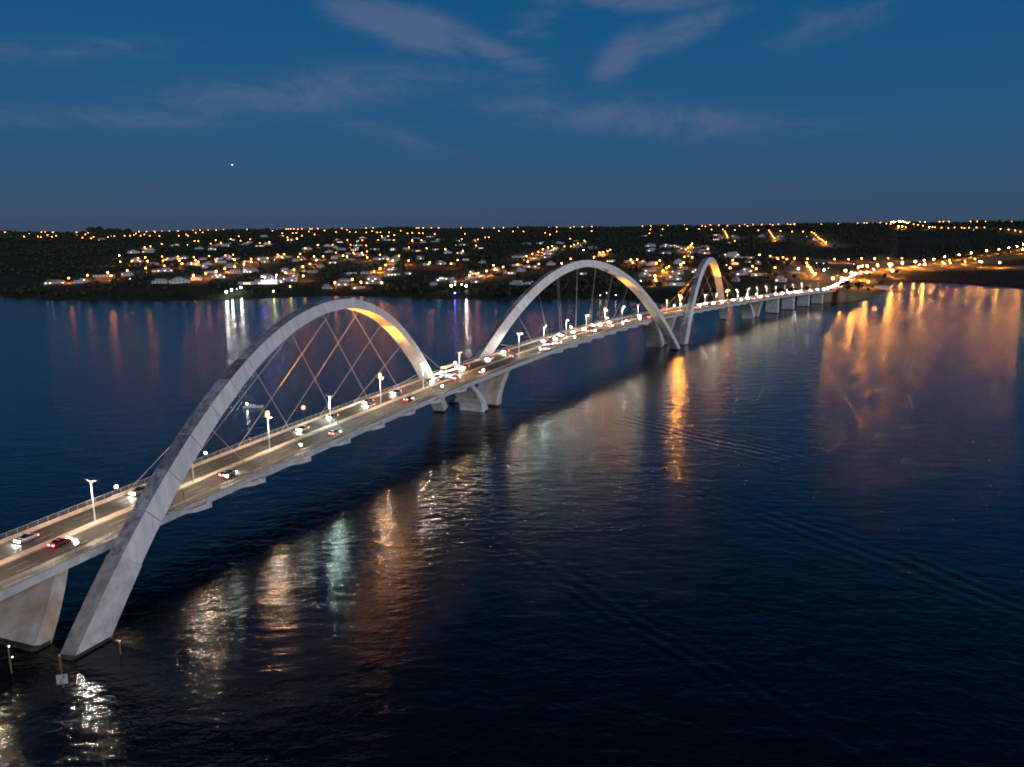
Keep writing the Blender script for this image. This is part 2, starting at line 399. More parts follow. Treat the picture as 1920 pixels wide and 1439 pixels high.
LAMP_SPOTS = "-2528,3856,o,436 -2117,3351,o,444 -2344,3756,o,439 -2442,4014,o,435 -2428,4023,o,434 -2136,3480,o,444 -2064,3384,o,445 -2219,3692,o,441 -2399,4041,o,435 -2085,3502,o,444 -2156,3655,o,442 -2305,4095,o,433 -2160,3837,w,442 -1868,3359,o,446 -2124,3848,o,440 -2216,4044,o,437 -2241,4130,o,432 -1785,3277,o,448 -1884,3478,o,444 -1712,3198,w,451 -1770,3385,o,445 -1920,3704,b,443 -1787,3475,o,443 -1860,3698,o,441 -1757,3508,o,442 -1731,3503,o,442 -1797,3676,o,441 -1911,3932,o,438 -2040,4233,o,431 -1685,3508,o,442 -1784,3753,o,440 -2006,4249,o,431 -1895,4036,o,437 -1650,3524,o,442 -1970,4266,o,431 -1888,4093,o,436 -1601,3512,o,443 -1935,4282,o,431 -1901,4297,o,431 -1860,4315,o,430 -1842,4323,o,432 -1521,3530,o,443 -1486,3545,o,442 -1554,3689,o,440 -1790,4344,o,430 -1598,3913,o,437 -1755,4359,o,430 -1559,3903,o,436 -1715,4374,o,430 -1181,3345,o,444 -1029,2933,o,452 -1144,3146,o,449 -1198,3126,o,451 -1080,2863,o,456 -1091,2799,o,458 -1275,3104,o,452 -1260,3102,o,452 -1205,2865,g,460 -1254,2765,o,458 -1167,2488,o,462 -1148,2408,o,464 -1058,2072,W,479 -922,1809,o,491 -897,1814,o,490 -940,1934,o,484 -935,1959,o,483 -860,1812,o,490 -906,1993,o,482 -827,1821,o,490 -876,2016,o,482 -793,1832,o,490 -735,1711,o,494 -835,2017,o,482 -769,1866,o,489 -741,1818,o,491 -823,2090,o,481 -733,1903,o,489 -798,2144,o,480 -791,2182,o,478 -707,1963,o,488 -596,1653,o,500 -619,1772,o,495 -678,2002,o,486 -637,1880,o,491 -725,1603,o,500 -737,1545,o,503 -748,1492,o,508 -777,1474,o,512 -734,1399,o,518 -789,1423,o,517 -807,1392,o,522 -684,1370,w,523 -569,1370,o,517 -566,1413,o,514 -565,1462,o,509 -578,1547,o,504 -1676,4390,o,429 -1639,4403,o,429 -1601,4418,o,430 -1560,4432,o,428 -1519,4446,o,428 -1488,4457,o,430 -1476,4461,o,428 -1396,4486,o,428 -1297,4199,o,433 -1363,4497,o,429 -1354,4499,o,428 -1312,4512,o,428 -1300,4515,o,428 -1288,4519,o,429 -1271,4523,o,428 -1224,4437,o,430 -1226,4536,o,427 -1182,4547,o,427 -1171,4550,o,428 -1139,4558,o,427 -1093,4570,o,426 -1005,4163,o,432 -952,4012,w,436 -1004,4590,o,426 -888,3920,o,436 -916,4315,o,431 -833,3989,o,435 -795,3956,o,436 -865,4618,o,426 -741,3958,o,436 -824,4626,o,424 -745,4145,o,434 -694,4008,o,436 -678,4019,o,436 -745,4639,o,424 -635,4026,o,436 -512,3389,o,441 -721,4643,o,426 -710,4645,w,426 -696,4647,o,426 -682,4649,w,426 -670,4650,W,426 -658,4652,W,425 -644,4654,W,424 -631,4656,w,426 -593,4161,o,433 -522,3897,o,438 -503,3939,o,437 -460,3872,o,438 -440,3858,o,438 -568,4664,o,427 -556,4666,o,428 -528,4669,o,427 -480,4674,o,427 -436,4678,o,428 -361,3666,o,440 -323,3830,w,438 -1120,3777,o,438 -1089,3852,o,438 -1083,3895,o,437 -1056,4035,o,434 -944,3709,o,440 -961,3548,o,442 -843,3033,o,448 -919,3169,o,446 -834,2877,o,450 -1019,3012,o,449 -879,2696,o,456 -857,2728,o,454 -639,2549,o,460 -596,2576,o,460 -623,2930,o,451 -543,2604,o,460 -564,2926,o,450 -485,2575,o,461 -503,2921,o,450 -534,3191,o,444 -510,3203,o,443 -439,2883,o,451 -363,2845,o,451 -330,2841,o,451 -324,2450,o,464 -257,2355,o,466 -196,2283,o,468 -182,2558,w,460 -134,2155,o,471 -201,3013,w,452 -195,3078,o,449 -639,2390,o,466 -662,2174,o,478 -644,2177,o,478 -609,2043,o,484 -634,2054,w,488 -647,2035,o,485 -656,1990,o,487 -598,2177,o,477 -571,2060,o,482 -526,2051,o,481 -480,1892,o,489 -501,2044,o,481 -498,2178,o,474 -445,2039,o,480 -425,1994,o,481 -443,2156,o,474 -410,2114,o,475 -412,2202,o,472 -358,1906,o,483 -343,2013,o,478 -292,1818,o,486 -271,1763,o,489 -282,1937,o,480 -232,1744,o,489 -269,1648,o,498 -271,1583,o,504 -271,1513,o,510 -178,1678,o,492 -122,1762,o,488 -128,1635,o,495 -466,1771,o,496 -461,1689,o,501 -453,1594,o,506 -444,1506,o,512 -442,1441,o,516 -449,1395,o,520 -421,1412,w,524 -391,1437,o,518 -287,1375,o,524 -258,1314,o,530 -222,1299,o,531 -305,1319,o,530 -435,1160,W,548 -437,1189,W,544 -443,1228,w,542 -437,1230,W,540 -456,1398,b,524 -433,1406,b,524 -440,1385,h,525 -436,1389,h,524 -407,1348,h,529 -374,1288,y,538 -377,1206,y,547 -96,1221,W,536 -93,1263,h,534 -82,1264,h,534 -72,1219,W,536 -84,1134,b,550 -299,4649,o,428 -166,4592,o,428 -98,4578,o,428 -44,4698,o,425 43,4698,o,425 93,4474,o,429 130,4697,o,425 178,4695,o,427 231,4693,o,426 281,4690,o,426 350,4509,o,427 386,4683,o,426 433,4647,o,426 489,4633,o,425 386,3671,o,434 -60,3979,o,433 12,3819,o,434 64,3811,o,434 162,3624,o,437 174,3407,o,440 223,3725,o,434 -210,3541,o,439 -131,3081,o,449 -108,3226,o,446 -92,3242,o,445 -106,2367,o,461 228,2931,o,448 263,2743,o,452 227,2602,o,457 205,2481,o,459 174,2233,o,462 156,2216,o,462 120,2219,o,462 103,2136,o,465 86,2061,o,468 70,1981,o,473 55,1927,o,477 39,1873,o,481 194,2045,t,470 138,1772,o,486 221,1909,o,474 231,1917,o,473 247,1960,o,471 263,2025,o,469 195,1788,o,483 264,1685,o,487 258,1619,o,493 275,1671,o,487 -36,1615,o,498 -32,1510,o,505 -17,1564,o,501 -46,1465,o,509 -60,1416,o,513 -74,1376,o,517 13,1639,o,497 60,1662,o,496 39,1720,o,491 110,1672,o,494 138,1098,w,550 128,1093,w,554 147,1067,w,554 787,4600,o,424 831,4568,o,424 888,4598,o,424 931,4565,o,424 983,4562,o,423 1032,4576,o,423 722,3978,o,431 580,3216,o,438 780,3951,o,430 892,3903,o,430 945,3865,o,430 1082,4359,o,424 1079,4269,o,425 1158,4471,o,423 970,3719,o,431 1200,4444,o,423 1207,4293,o,424 1315,4511,o,422 1237,4167,o,424 1025,3521,o,432 1364,4496,o,422 1265,4117,o,424 1291,4159,o,424 1409,4482,o,421 1443,4430,o,422 1498,4454,o,421 1453,4275,o,423 1542,4439,o,421 1588,4422,o,420 1562,4304,o,422 1588,4320,o,421 1624,4409,o,418 1006,3651,o,431 956,3433,o,434 819,2931,o,438 788,2807,o,442 769,2730,o,445 1118,3333,o,433 1073,3180,o,436 957,2822,o,440 912,2677,o,444 891,2599,o,447 1084,3370,o,433 1142,3257,o,433 1163,3182,o,435 1203,3167,o,435 1222,3125,o,436 1205,3055,o,438 1170,2948,o,442 1111,2782,o,445 1057,2632,o,448 1039,2570,o,450 1024,2516,o,452 1008,2461,o,455 743,2546,o,452 1119,2908,w,445 548,2323,o,457 525,2242,o,461 501,2165,o,465 478,2090,o,469 531,2232,w,464 481,2049,w,474 383,1687,o,482 395,1666,o,483 540,2100,o,467 560,2110,g,470 595,1837,o,478 605,1786,o,481 585,1675,o,485 614,1729,o,483 597,1655,o,486 645,1740,o,485 592,1628,w,492 685,1767,o,486 690,1726,w,494 713,1742,w,494 617,1596,o,493 566,1452,o,499 544,1390,o,502 529,1344,o,506 519,1312,o,509 510,1280,o,513 300,1575,o,494 315,1615,o,489 284,1425,o,508 298,1465,o,503 308,1485,o,501 255,1342,o,518 236,1245,o,525 221,1296,g,527 336,1509,o,497 348,1541,o,493 403,1403,o,503 454,1566,o,488 425,1506,w,498 445,1409,o,500 439,1367,o,504 472,1365,o,503 517,1374,W,504 572,1394,W,507 670,1611,w,503 1725,4370,o,416 1668,4256,o,421 1693,4203,o,421 1771,4352,o,416 1713,4151,o,421 1773,4230,o,420 1827,4329,o,415 1785,4199,o,420 1879,4306,o,416 1917,4290,o,415 1927,4285,o,415 1842,4122,o,420 1959,4271,o,415 1971,4265,o,415 1997,4253,o,414 1995,4219,o,418 2018,4243,o,415 2031,4237,o,414 1929,3958,o,419 1901,3856,o,420 2083,4212,H,414 2091,4208,H,415 2098,4204,H,413 2106,4200,H,415 2113,4196,H,414 2121,4193,H,416 2130,4188,H,415 2081,4070,H,417 1996,3880,H,418 1761,3497,H,424 1755,3455,H,425 1772,3455,o,426 2158,4173,o,413 1962,3753,o,421 1942,3674,o,422 1919,3586,o,424 2203,4150,o,413 2212,4145,w,413 2225,4139,W,413 1843,3391,H,426 1888,3448,o,427 1897,3444,o,427 1892,3382,o,427 1887,3321,o,428 1951,3386,o,427 1962,3351,o,427 1943,3298,o,428 1982,3330,o,427 2018,3337,o,427 1935,3219,b,431 2039,3315,o,427 2031,3254,t,429 1982,3115,o,430 1970,3046,o,431 1949,2974,o,433 1924,2904,o,435 2283,4106,o,411 2299,4097,o,411 2322,4085,o,411 2407,4035,o,410 2432,4020,o,409 2463,4001,o,408 2480,3991,o,413 2484,3988,o,410 2448,4002,w,418 2529,3960,o,408 2547,3948,o,408 2560,3940,o,408 2577,3929,o,407 774,1831,o,487 813,1840,o,487 868,1891,o,485 918,1930,o,485 1002,2033,o,485 1081,2114,o,485 947,1792,H,491 1001,1851,H,488 1112,2013,H,487 1162,2047,H,482 1089,1899,o,488 1204,2058,H,478 1251,2082,H,475 1313,2114,H,471 1386,2176,H,468 1450,2230,H,465 1496,2267,H,462 1543,2312,H,459 1416,2118,H,468 788,1756,w,495 698,1533,H,501 724,1574,H,500 733,1570,H,500 770,1605,H,498 827,1668,H,496 835,1674,H,496 893,1742,H,494 945,1745,H,496 1046,1850,o,492 1067,1855,o,494 1135,1909,o,490 1181,1945,o,486 1137,1845,H,492 1148,1796,H,493 761,1523,H,508 606,1301,H,511 470,1115,H,523 550,1174,o,529 488,1123,H,522 582,1305,H,512 612,1394,H,508 578,1281,H,513"
HOUSE_SPOTS = [(-831,1388,46.0),(-800,1499,46.0),(-742,1479,22.2),(-715,1568,46.0),(-609,1326,34.2),(-579,1332,46.0),(-1114,2265,46.0),(-1086,2296,46.0),(-1242,2840,46.0),(-1048,2584,37.4),(-989,2530,41.0),(-892,2005,46.0),(-886,2077,30.3),(-835,2075,33.8),(-788,2113,46.0),(-605,1540,33.3),(-547,1427,30.7),(-567,1567,44.7),(-553,1597,34.0),(-1165,3215,46.0),(-989,2879,40.8),(-1088,2945,42.1),(-1791,3374,44.8),(-2275,3487,41.9),(-801,2120,46.0),(-772,2141,34.3),(-698,2147,45.4),(-964,2777,39.4),(-1022,2765,46.0),(-867,2658,42.2),(-1119,3493,46.0),(-1074,3607,46.0),(-657,2470,42.9),(-627,2634,45.4),(-557,2337,36.2),(-544,2465,38.1),(-540,2703,46.0),(-625,3248,46.0),(-690,3063,42.1),(-497,2445,33.5),(-446,2492,46.0),(-380,2457,29.2),(-292,2378,36.2),(-230,1935,26.1),(-239,2414,28.5),(-189,2232,33.8),(-160,2631,35.4),(-281,3063,46.0),(-382,3108,46.0),(-488,3029,46.0),(-369,3553,46.0),(-158,1740,26.4),(-134,1739,17.5),(-113,1894,22.3),(-428,1641,31.3),(-424,1486,20.7),(-474,1622,25.5),(-313,1428,31.9),(-302,1356,32.6),(-333,1584,29.8),(-297,1572,29.5),(-264,1450,37.1),(-237,1522,43.9),(-206,1526,15.5),(-254,1378,28.2),(-235,1370,14.0),(-129,1387,21.0),(-135,1317,17.8),(-116,1400,28.3),(-102,1347,13.6),(-550,1630,28.8),(-478,2130,25.6),(-475,2235,23.0),(-321,1962,36.7),(-297,1978,26.8),(-338,1950,29.9),(-632,2174,30.4),(59,2843,46.0),(111,2850,44.8),(176,2782,46.0),(251,2392,46.0),(96,2007,38.6),(19,1955,41.0),(10,1723,36.1),(91,1739,27.4),(-75,1493,23.5),(-63,1334,16.3),(10,1287,31.5),(31,1287,20.2),(229,1754,24.7),(142,1518,21.3),(435,2393,46.0),(465,2347,29.3),(491,2311,46.0),(397,2183,31.0),(415,2054,32.9),(287,1672,23.7),(276,1527,35.2),(252,1437,28.0),(314,1456,33.8),(287,1344,33.6),(264,1232,33.0),(358,1637,23.4),(-67,1788,21.9),(-162,1761,27.8),(-183,2214,34.9),(-286,2902,40.7),(-164,2631,36.8),(-96,2364,33.1),(435,2390,42.8),(477,2360,33.3),(500,2306,26.7),(574,2280,35.5),(569,1989,46.0),(518,2043,31.8),(474,2161,16.7),(414,2247,25.9),(438,1893,17.1),(274,1516,34.9),(254,1443,20.3),(289,1672,14.9),(312,1431,25.8),(341,1505,17.5),(270,1243,36.8),(411,1369,30.5),(378,1281,16.8),(441,1245,23.2),(508,1638,17.2),(507,1569,16.6),(351,1617,18.7),(461,1576,20.7),(768,2821,22.1),(797,2987,38.9),(833,2869,22.5),(605,3097,19.8),(915,2811,33.5),(996,2843,26.5),(1052,2660,28.8),(347,1442,11.2)]
STREETS = [[(-934,1822),(-906,1830),(-864,1820),(-835,1840),(-794,1832),(-747,1829),(-736,1930),(-716,1986),(-683,2016)],[(-790,1426),(-786,1490),(-752,1498),(-743,1558),(-734,1622)],[(-574,1381),(-571,1424),(-570,1473),(-584,1564),(-600,1664),(-625,1789),(-660,1945),(-700,2197)],[(-445,1449),(-449,1523),(-456,1606),(-467,1709),(-470,1789),(-470,1913)],[(-470,1913),(-444,1944),(-414,1944),(-346,1857),(-317,1777)],[(-272,1519),(-274,1598),(-271,1660),(-272,1766)],[(-75,1385),(-61,1431),(-47,1480),(-32,1516),(-18,1573)],[(40,1888),(54,1945),(70,2002),(87,2073),(104,2162),(120,2231),(160,2267),(179,2293),(229,2634)],[(483,2107),(503,2170),(525,2248),(551,2338)],[(1035,3760),(846,3032),(772,2737)],[(1131,3371),(1029,3034),(894,2607)],[(1225,3133),(1153,2903),(1045,2593),(1011,2469)],[(627,1622),(560,1435),(533,1352),(513,1286)],[(238,1256),(256,1348),(285,1431),(299,1471),(310,1494)],[(1975,3647),(2019,3503),(2075,3396),(2103,3256),(1965,2945)],[(773,1847),(838,1871),(953,2003),(1089,2130),(1098,2078)],[(761,1632),(847,1714),(915,1764),(1017,1815),(1011,1718),(1120,1777),(1186,1764)],[(810,1739),(1011,2005),(1092,2013),(1082,1885)]]

def make_land():
    bs = np.concatenate([np.arange(-75, -36, 1.5), np.arange(-36, 16, 0.33), np.arange(16, 36, 0.16), np.arange(36, 75.1, 1.5)])
    ds = np.concatenate([[-40, -16, -8, -3, 0, 3, 7, 12, 18, 26, 36, 48], np.arange(62, 700, 16), np.arange(700, 1600, 30), np.arange(1600, 3700, 60)])
    rs = np.interp(bs, SHORE_B, SHORE_R)
    rs = rs + 7 * np.sin(bs * 3.1) + 5 * np.sin(bs * 7.7 + 1)
    rows = []
    for d in ds:
        r = rs + d; rows.append(np.stack([r * np.sin(np.radians(bs)), r * np.cos(np.radians(bs))], -1))
    for r in (CREST_D, CREST_D + 120, 5400, 6500, 9000, 14000, 24000):
        r_ = np.full(len(bs), float(r)); r_ = np.maximum(r_, rs + ds[-1] + 10) if r < 5400 else np.maximum(r_, rs + ds[-1] + 400)
        rows.append(np.stack([r_ * np.sin(np.radians(bs)), r_ * np.cos(np.radians(bs))], -1))
    P = np.array(rows)
    Z = ground_z(P[..., 0], P[..., 1])
    rr = np.hypot(P[..., 0], P[..., 1])
    Z = Z + np.where((rr - rs > 12) & (rr < 5000), RNG.normal(0, .25, Z.shape), 0)
    nr, nb = Z.shape
    v = np.concatenate([P, Z[..., None]], -1).reshape(-1, 3)
    f = [(i * nb + j, i * nb + j + 1, (i + 1) * nb + j + 1, (i + 1) * nb + j) for i in range(nr - 1) for j in range(nb - 1)]
    me = bpy.data.meshes.new('hillside_ground'); me.from_pydata(v.tolist(), [], f)
    me.polygons.foreach_set('use_smooth', [True] * len(f))
    m = mat('hillside_grass', (0.050, 0.048, 0.024), 0.95, color2=(0.022, 0.026, 0.013), scale=0.012, detail=9, spec=0.1)
    # lamp glow painted into the ground colour: paler tan close to the roads
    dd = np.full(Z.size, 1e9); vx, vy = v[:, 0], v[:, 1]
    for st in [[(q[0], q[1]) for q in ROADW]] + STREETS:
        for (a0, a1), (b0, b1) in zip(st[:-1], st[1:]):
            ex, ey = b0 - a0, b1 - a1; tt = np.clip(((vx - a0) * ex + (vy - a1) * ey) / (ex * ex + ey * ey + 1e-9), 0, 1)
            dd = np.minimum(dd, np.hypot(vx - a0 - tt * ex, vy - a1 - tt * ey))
    lamp_glow = np.clip(1.25 - dd / 75, 0, 1)
    at_ = me.attributes.new('lamp_glow', 'FLOAT', 'POINT'); at_.data.foreach_set('value', lamp_glow.astype(np.float32))
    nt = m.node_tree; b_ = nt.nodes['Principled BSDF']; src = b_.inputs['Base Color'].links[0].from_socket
    an = nt.nodes.new('ShaderNodeAttribute'); an.attribute_name = 'lamp_glow'
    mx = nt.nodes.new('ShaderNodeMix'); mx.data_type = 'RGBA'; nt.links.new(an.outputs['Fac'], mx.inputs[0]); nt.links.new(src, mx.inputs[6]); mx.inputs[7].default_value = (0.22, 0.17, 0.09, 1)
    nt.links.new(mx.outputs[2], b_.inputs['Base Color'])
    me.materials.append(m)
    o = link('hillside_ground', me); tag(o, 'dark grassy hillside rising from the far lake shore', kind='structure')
make_land()
def gz(x, y): return float(ground_z(x, y))
def ribbon(name, pts, width, m, lift, label, use_z=False):
    # resample, then lay two edges on the ground
    P = np.array([(q[0], q[1]) for q in pts], float); Zr = np.array([q[2] for q in pts], float) if use_z else None
    seg = np.hypot(*np.diff(P, axis=0).T); s = np.concatenate([[0], np.cumsum(seg)])
    n = max(3, int(s[-1] / 12)); t = np.linspace(0, s[-1], n)
    X, Y = np.interp(t, s, P[:, 0]), np.interp(t, s, P[:, 1])
    k = 3
    if n > 8:
        ker = np.ones(5) / 5
        Xs, Ys = np.convolve(X, ker, 'same'), np.convolve(Y, ker, 'same'); X[k:-k], Y[k:-k] = Xs[k:-k], Ys[k:-k]
    dx, dy = np.gradient(X), np.gradient(Y); l = np.hypot(dx, dy) + 1e-9; nx, ny = dy / l, -dx / l
    mb = MB(); rings = []
    for i in range(n):
        row = []
        for o_ in (-.5, -.17, .17, .5):
            x, y = X[i] + nx[i] * width * o_, Y[i] + ny[i] * width * o_
            z = (np.interp(t[i], s, Zr) if use_z else gz(x, y)) + lift
            row.append((x, y, z))
        rings.append(row)
    vs = [q for r_ in rings for q in r_]
    fs = [(4 * i + j, 4 * i + j + 1, 4 * i + 5 + j, 4 * i + 4 + j) for i in range(n - 1) for j in range(3)]
    mb.add(vs, fs); o = mb.build(name, m); tag(o, label, kind='structure'); return o
ribbon('highway', ROADW, 22, M['street'], 0.12, 'highway climbing away from the end of the bridge', True)
for i, st in enumerate(STREETS):
    ribbon('street', st, 9 if i < 14 else 11, M['street'], 0.35, 'lamplit street on the dark hillside')

# ------------------------------------------------------------------ bridge axis (arc length s, offset o to the right of travel)
KN = np.linspace(-120, 1000, 8)
KH = [1.24933909, 1.1722405, 1.10880181, 1.0579719, 1.00099439, 0.95002705, 0.89986556, 0.84557645]
KZ = [9.51100143, 14.18818537, 19.57371116, 22.99291618, 21.96593354, 19.97487077, 17.78482927, 14.86628623]
def cub(x, K, v):
    v = np.array(v); n = len(K); h = K[1] - K[0]; A = np.eye(n) * 4
    for i in range(n - 1): A[i, i + 1] = A[i + 1, i] = 1
    A[0, 0] = A[-1, -1] = 1; A[0, 1] = A[-1, -2] = 0
    b = np.zeros(n); b[1:-1] = 6 * (v[2:] - 2 * v[1:-1] + v[:-2]) / h ** 2
    Mm = np.linalg.solve(A, b)
    i = np.clip(((x - K[0]) // h).astype(int), 0, n - 2); a = (K[i + 1] - x) / h; c = (x - K[i]) / h
    return a * v[i] + c * v[i + 1] + ((a ** 3 - a) * Mm[i] + (c ** 3 - c) * Mm[i + 1]) * h * h / 6
SS = np.arange(-160, 1100, 2.0)
_h = cub(np.clip(SS, -120, 1000), KN, KH); AZ = cub(np.clip(SS, -120, 1000), KN, KZ)
_i0 = int(np.argmin(abs(SS)))
AX = np.cumsum(np.cos(_h)) * 2; AY = np.cumsum(np.sin(_h)) * 2
AX -= AX[_i0] + 96.775097; AY -= AY[_i0] - 166.507218
def ax(s):
    return float(np.interp(s, SS, AX)), float(np.interp(s, SS, AY)), float(np.interp(s, SS, AZ)), float(np.interp(s, SS, _h))
def bp(s, o, dz=0.0):
    x, y, z, h = ax(s)
    return (x + o * math.sin(h), y - o * math.cos(h), z + dz)
def bw(s, o, z):
    x, y, _, h = ax(s)
    return (x + o * math.sin(h), y - o * math.cos(h), z)

# ------------------------------------------------------------------ the bridge
S0, S1 = -150.0, 962.0
bridge = empty('arch_bridge')
tag(bridge, 'long white road bridge with three leaping diagonal arches over the lake', 'bridge')
deck = None
def strip(name, profile, m, s0=S0, s1=S1, step=6.0, parent=None, closed=True, ms=None, mats=None):
    """sweep a cross-section [(offset, dz)...] along the deck"""
    n = max(2, int(round((s1 - s0) / step)) + 1); mb = MB()
    rings = [[bp(s, o, dz) for o, dz in profile] for s in np.linspace(s0, s1, n)]
    if closed: mb.loft(rings, 0, True, ms)
    else:
        k = len(profile); vs = [q for r_ in rings for q in r_]
        mb.add(vs, [(k * i + j, k * i + j + 1, k * i + k + 1 + j, k * i + k + j) for i in range(n - 1) for j in range(k - 1)])
    return mb.build(name, mats or m, parent)
# slab with edge beams and a box girder below
deck = strip('deck', [(-12, -1.55), (-12, 0.22), (12, 0.22), (12, -1.55), (8.2, -1.7), (6.0, -3.1), (-6.0, -3.1), (-8.2, -1.7)][::-1], None, parent=bridge,
             mats=[M['fascia'], M['girder']], ms=[1, 1, 1, 0, 0, 0, 1, 1])
for sd in (-1, 1):
    strip('carriageway', [(sd * 1.15, 0.235), (sd * 9.75, 0.235)][::sd], M['asphalt'], parent=deck, closed=False)
    strip('walkway', [(sd * 10.25, 0.235), (sd * 10.25, 0.36), (sd * 11.98, 0.36), (sd * 11.98, 0.235)][::sd], M['walkway'], parent=deck)
    strip('crash_barrier', [(sd * 9.78, 0.24), (sd * 9.92, 0.62), (sd * 9.98, 1.05), (sd * 10.18, 1.05), (sd * 10.22, 0.62), (sd * 10.24, 0.24)][::sd], M['kerb'], parent=deck)
    for o_ in (1.45, 9.5): strip('edge_line', [(sd * (o_ - .07), 0.239), (sd * (o_ + .07), 0.239)], M['line'], parent=deck, closed=False)
    for o_ in (4.15, 6.85):
        mb = MB()
        for s in np.arange(-144, 950, 12.0):
            mb.add([bp(s, sd * o_ - .08, 0.239), bp(s, sd * o_ + .08, 0.239), bp(s + 4.5, sd * o_ + .08, 0.239), bp(s + 4.5, sd * o_ - .08, 0.239)], [(0, 1, 2, 3)])
        lm_ = mb.build('lane_dashes', M['line'], deck); lm_['kind'] = 'stuff'
for s in (-30, 18, 62, 118, 176, 203, 232, 290, 350, 410, 452, 505, 565, 625, 680, 712, 772, 826, 880, 930):
    for sd in (-1, 1): strip('expansion_joint', [(sd * 1.16, 0.2415), (sd * 9.74, 0.2415)][::sd], M['black'], s, s + .35, .35, deck, False)
strip('median', [(-1.1, 0.24), (-1.1, 0.42), (-0.95, 0.47), (0.95, 0.47), (1.1, 0.42), (1.1, 0.24)], M['kerb'], parent=deck)
# railings in 30 m panels
for sd in (-1, 1):
    for s in np.arange(-150, 946, 30.0):
        mb = MB(); e = min(s + 29.7, S1)
        q = np.linspace(s, e, 13)
        for k in q: mb.tube(bp(k, sd * 11.8, 0.36), bp(k, sd * 11.8, 1.46), 0.06, n=4, caps=False)
        for hgt, r_ in ((1.48, .07), (1.1, .035), (0.75, .035)):
            for a_, b_ in zip(q[:-1:2], q[2::2]): mb.tube(bp(a_, sd * 11.8, hgt), bp(b_, sd * 11.8, hgt), r_, n=4, caps=False)
        mb.build('railing_panel', M['rail'], deck)
# cable anchor outriggers hanging from the deck edge
ANCH = {1: [20 + 20 * k for k in range(8)], 2: [263.5 + 20 * k for k in range(8)], 3: [505 + 20 * k for k in range(8)]}
for a_ in ANCH.values():
    for s in a_:
        for sd in (-1, 1):
            mb = MB()
            def sec(ss, out, top, bot): return [bp(ss, sd * 11.4, bot), bp(ss, sd * out, bot + .35), bp(ss, sd * out, top), bp(ss, sd * 11.4, top)][::sd]
            mb.loft([sec(s - 5.2, 12.03, -0.9, -1.75), sec(s - 2.4, 13.2, -0.75, -2.2), sec(s + 1.4, 13.9, -0.7, -2.35), sec(s + 1.9, 13.9, -0.7, -2.3)])
            mb.build('outrigger', M['fascia'], deck)

# arches ----------------------------------------------------------
ARCHES = {1: ([-82.084, 128.142, -31.333, 354.094, 57.639, 0.499, 114.895, 108.963, 2.05, 3.08, 6.055, 1.614, 2.442], (-30.6, 197.3), 1),
          2: ([-25.826, 367.448, 130.456, 560.597, 64.929, 0.444, 113.358, 122.558, 1.954, 3.887, 5.222, 1.5, 3.3], (211.6, 456.7), -1),
          3: ([131.692, 576.055, 216.201, 768.625, 62.273, 0.495, 106.77, 107.935, 2.108, 3.596, 5.561, 1.974, 3.185], (470.6, 677.8), 1)}
def arch_section(q, ph, grow=1.0):
    """four corners (extrados left/right, intrados right/left) at parameter ph in 0..1 and the frame there"""
    x0, y0, x1, y1, h, c, a0, a1, n, dA, dF, we, wi = q
    L_ = math.hypot(x1 - x0, y1 - y0); tx, ty = (x1 - x0) / L_, (y1 - y0) / L_; nx, ny = ty, -tx
    def uz(p_):
        aa = a0 if p_ < .5 else a1
        u = c * L_ + (-1 if p_ < .5 else 1) * aa * abs(2 * p_ - 1) ** .7
        return u, h * (1 - abs((u - c * L_) / aa) ** n) if abs(u - c * L_) < aa else h * (1 - abs((u - c * L_) / aa) ** n)
    _uz0 = uz
    if abs(x0 + 82.084) < .01:      # the first leg stands a little steeper where it leaves the water
        def uz(p_):
            u, z = _uz0(p_); return (u + 5.0 * max(0.0, 1 - max(z, -6) / 26) ** 1.2 if p_ < .5 else u), z
    u, z = uz(ph); e = 2e-3
    ua, za = uz(max(ph - e, -.02)); ub, zb = uz(min(ph + e, 1.02))
    l = math.hypot(ub - ua, zb - za) + 1e-9; tu, tz = (ub - ua) / l, (zb - za) / l
    nu, nz_ = -tz, tu
    d = (dA + (dF - dA) * (1 - z / h)) * grow
    side = -2.3 * max(0.0, 1 - max(z, -6) / 26) ** 1.2 if abs(x0 + 82.084) < .01 and ph < .5 else 0.0
    def P(sg, sh):
        sh = sh + side; uu, zz = u + sg * nu * d / 2, z + sg * nz_ * d / 2
        return Vector((x0 + tx * uu + nx * sh, y0 + ty * uu + ny * sh, zz))
    return [P(1, -we * grow), P(1, we * grow), P(-1, wi * grow), P(-1, -wi * grow)], (u, z, L_)
def ph_of_u(q, u):
    L_ = math.hypot(q[2] - q[0], q[3] - q[1]); cu = q[5] * L_
    aa = q[6] if u < cu else q[7]
    k = min(1, abs(u - cu) / aa) ** (1 / .7)
    return .5 - k / 2 if u < cu else .5 + k / 2
def ph_of_z(q, z, side):
    k = (1 - z / q[4]) ** (1 / q[8])
    return .5 + side * .5 * k ** (1 / .7)
ARCH_OBJ = {}
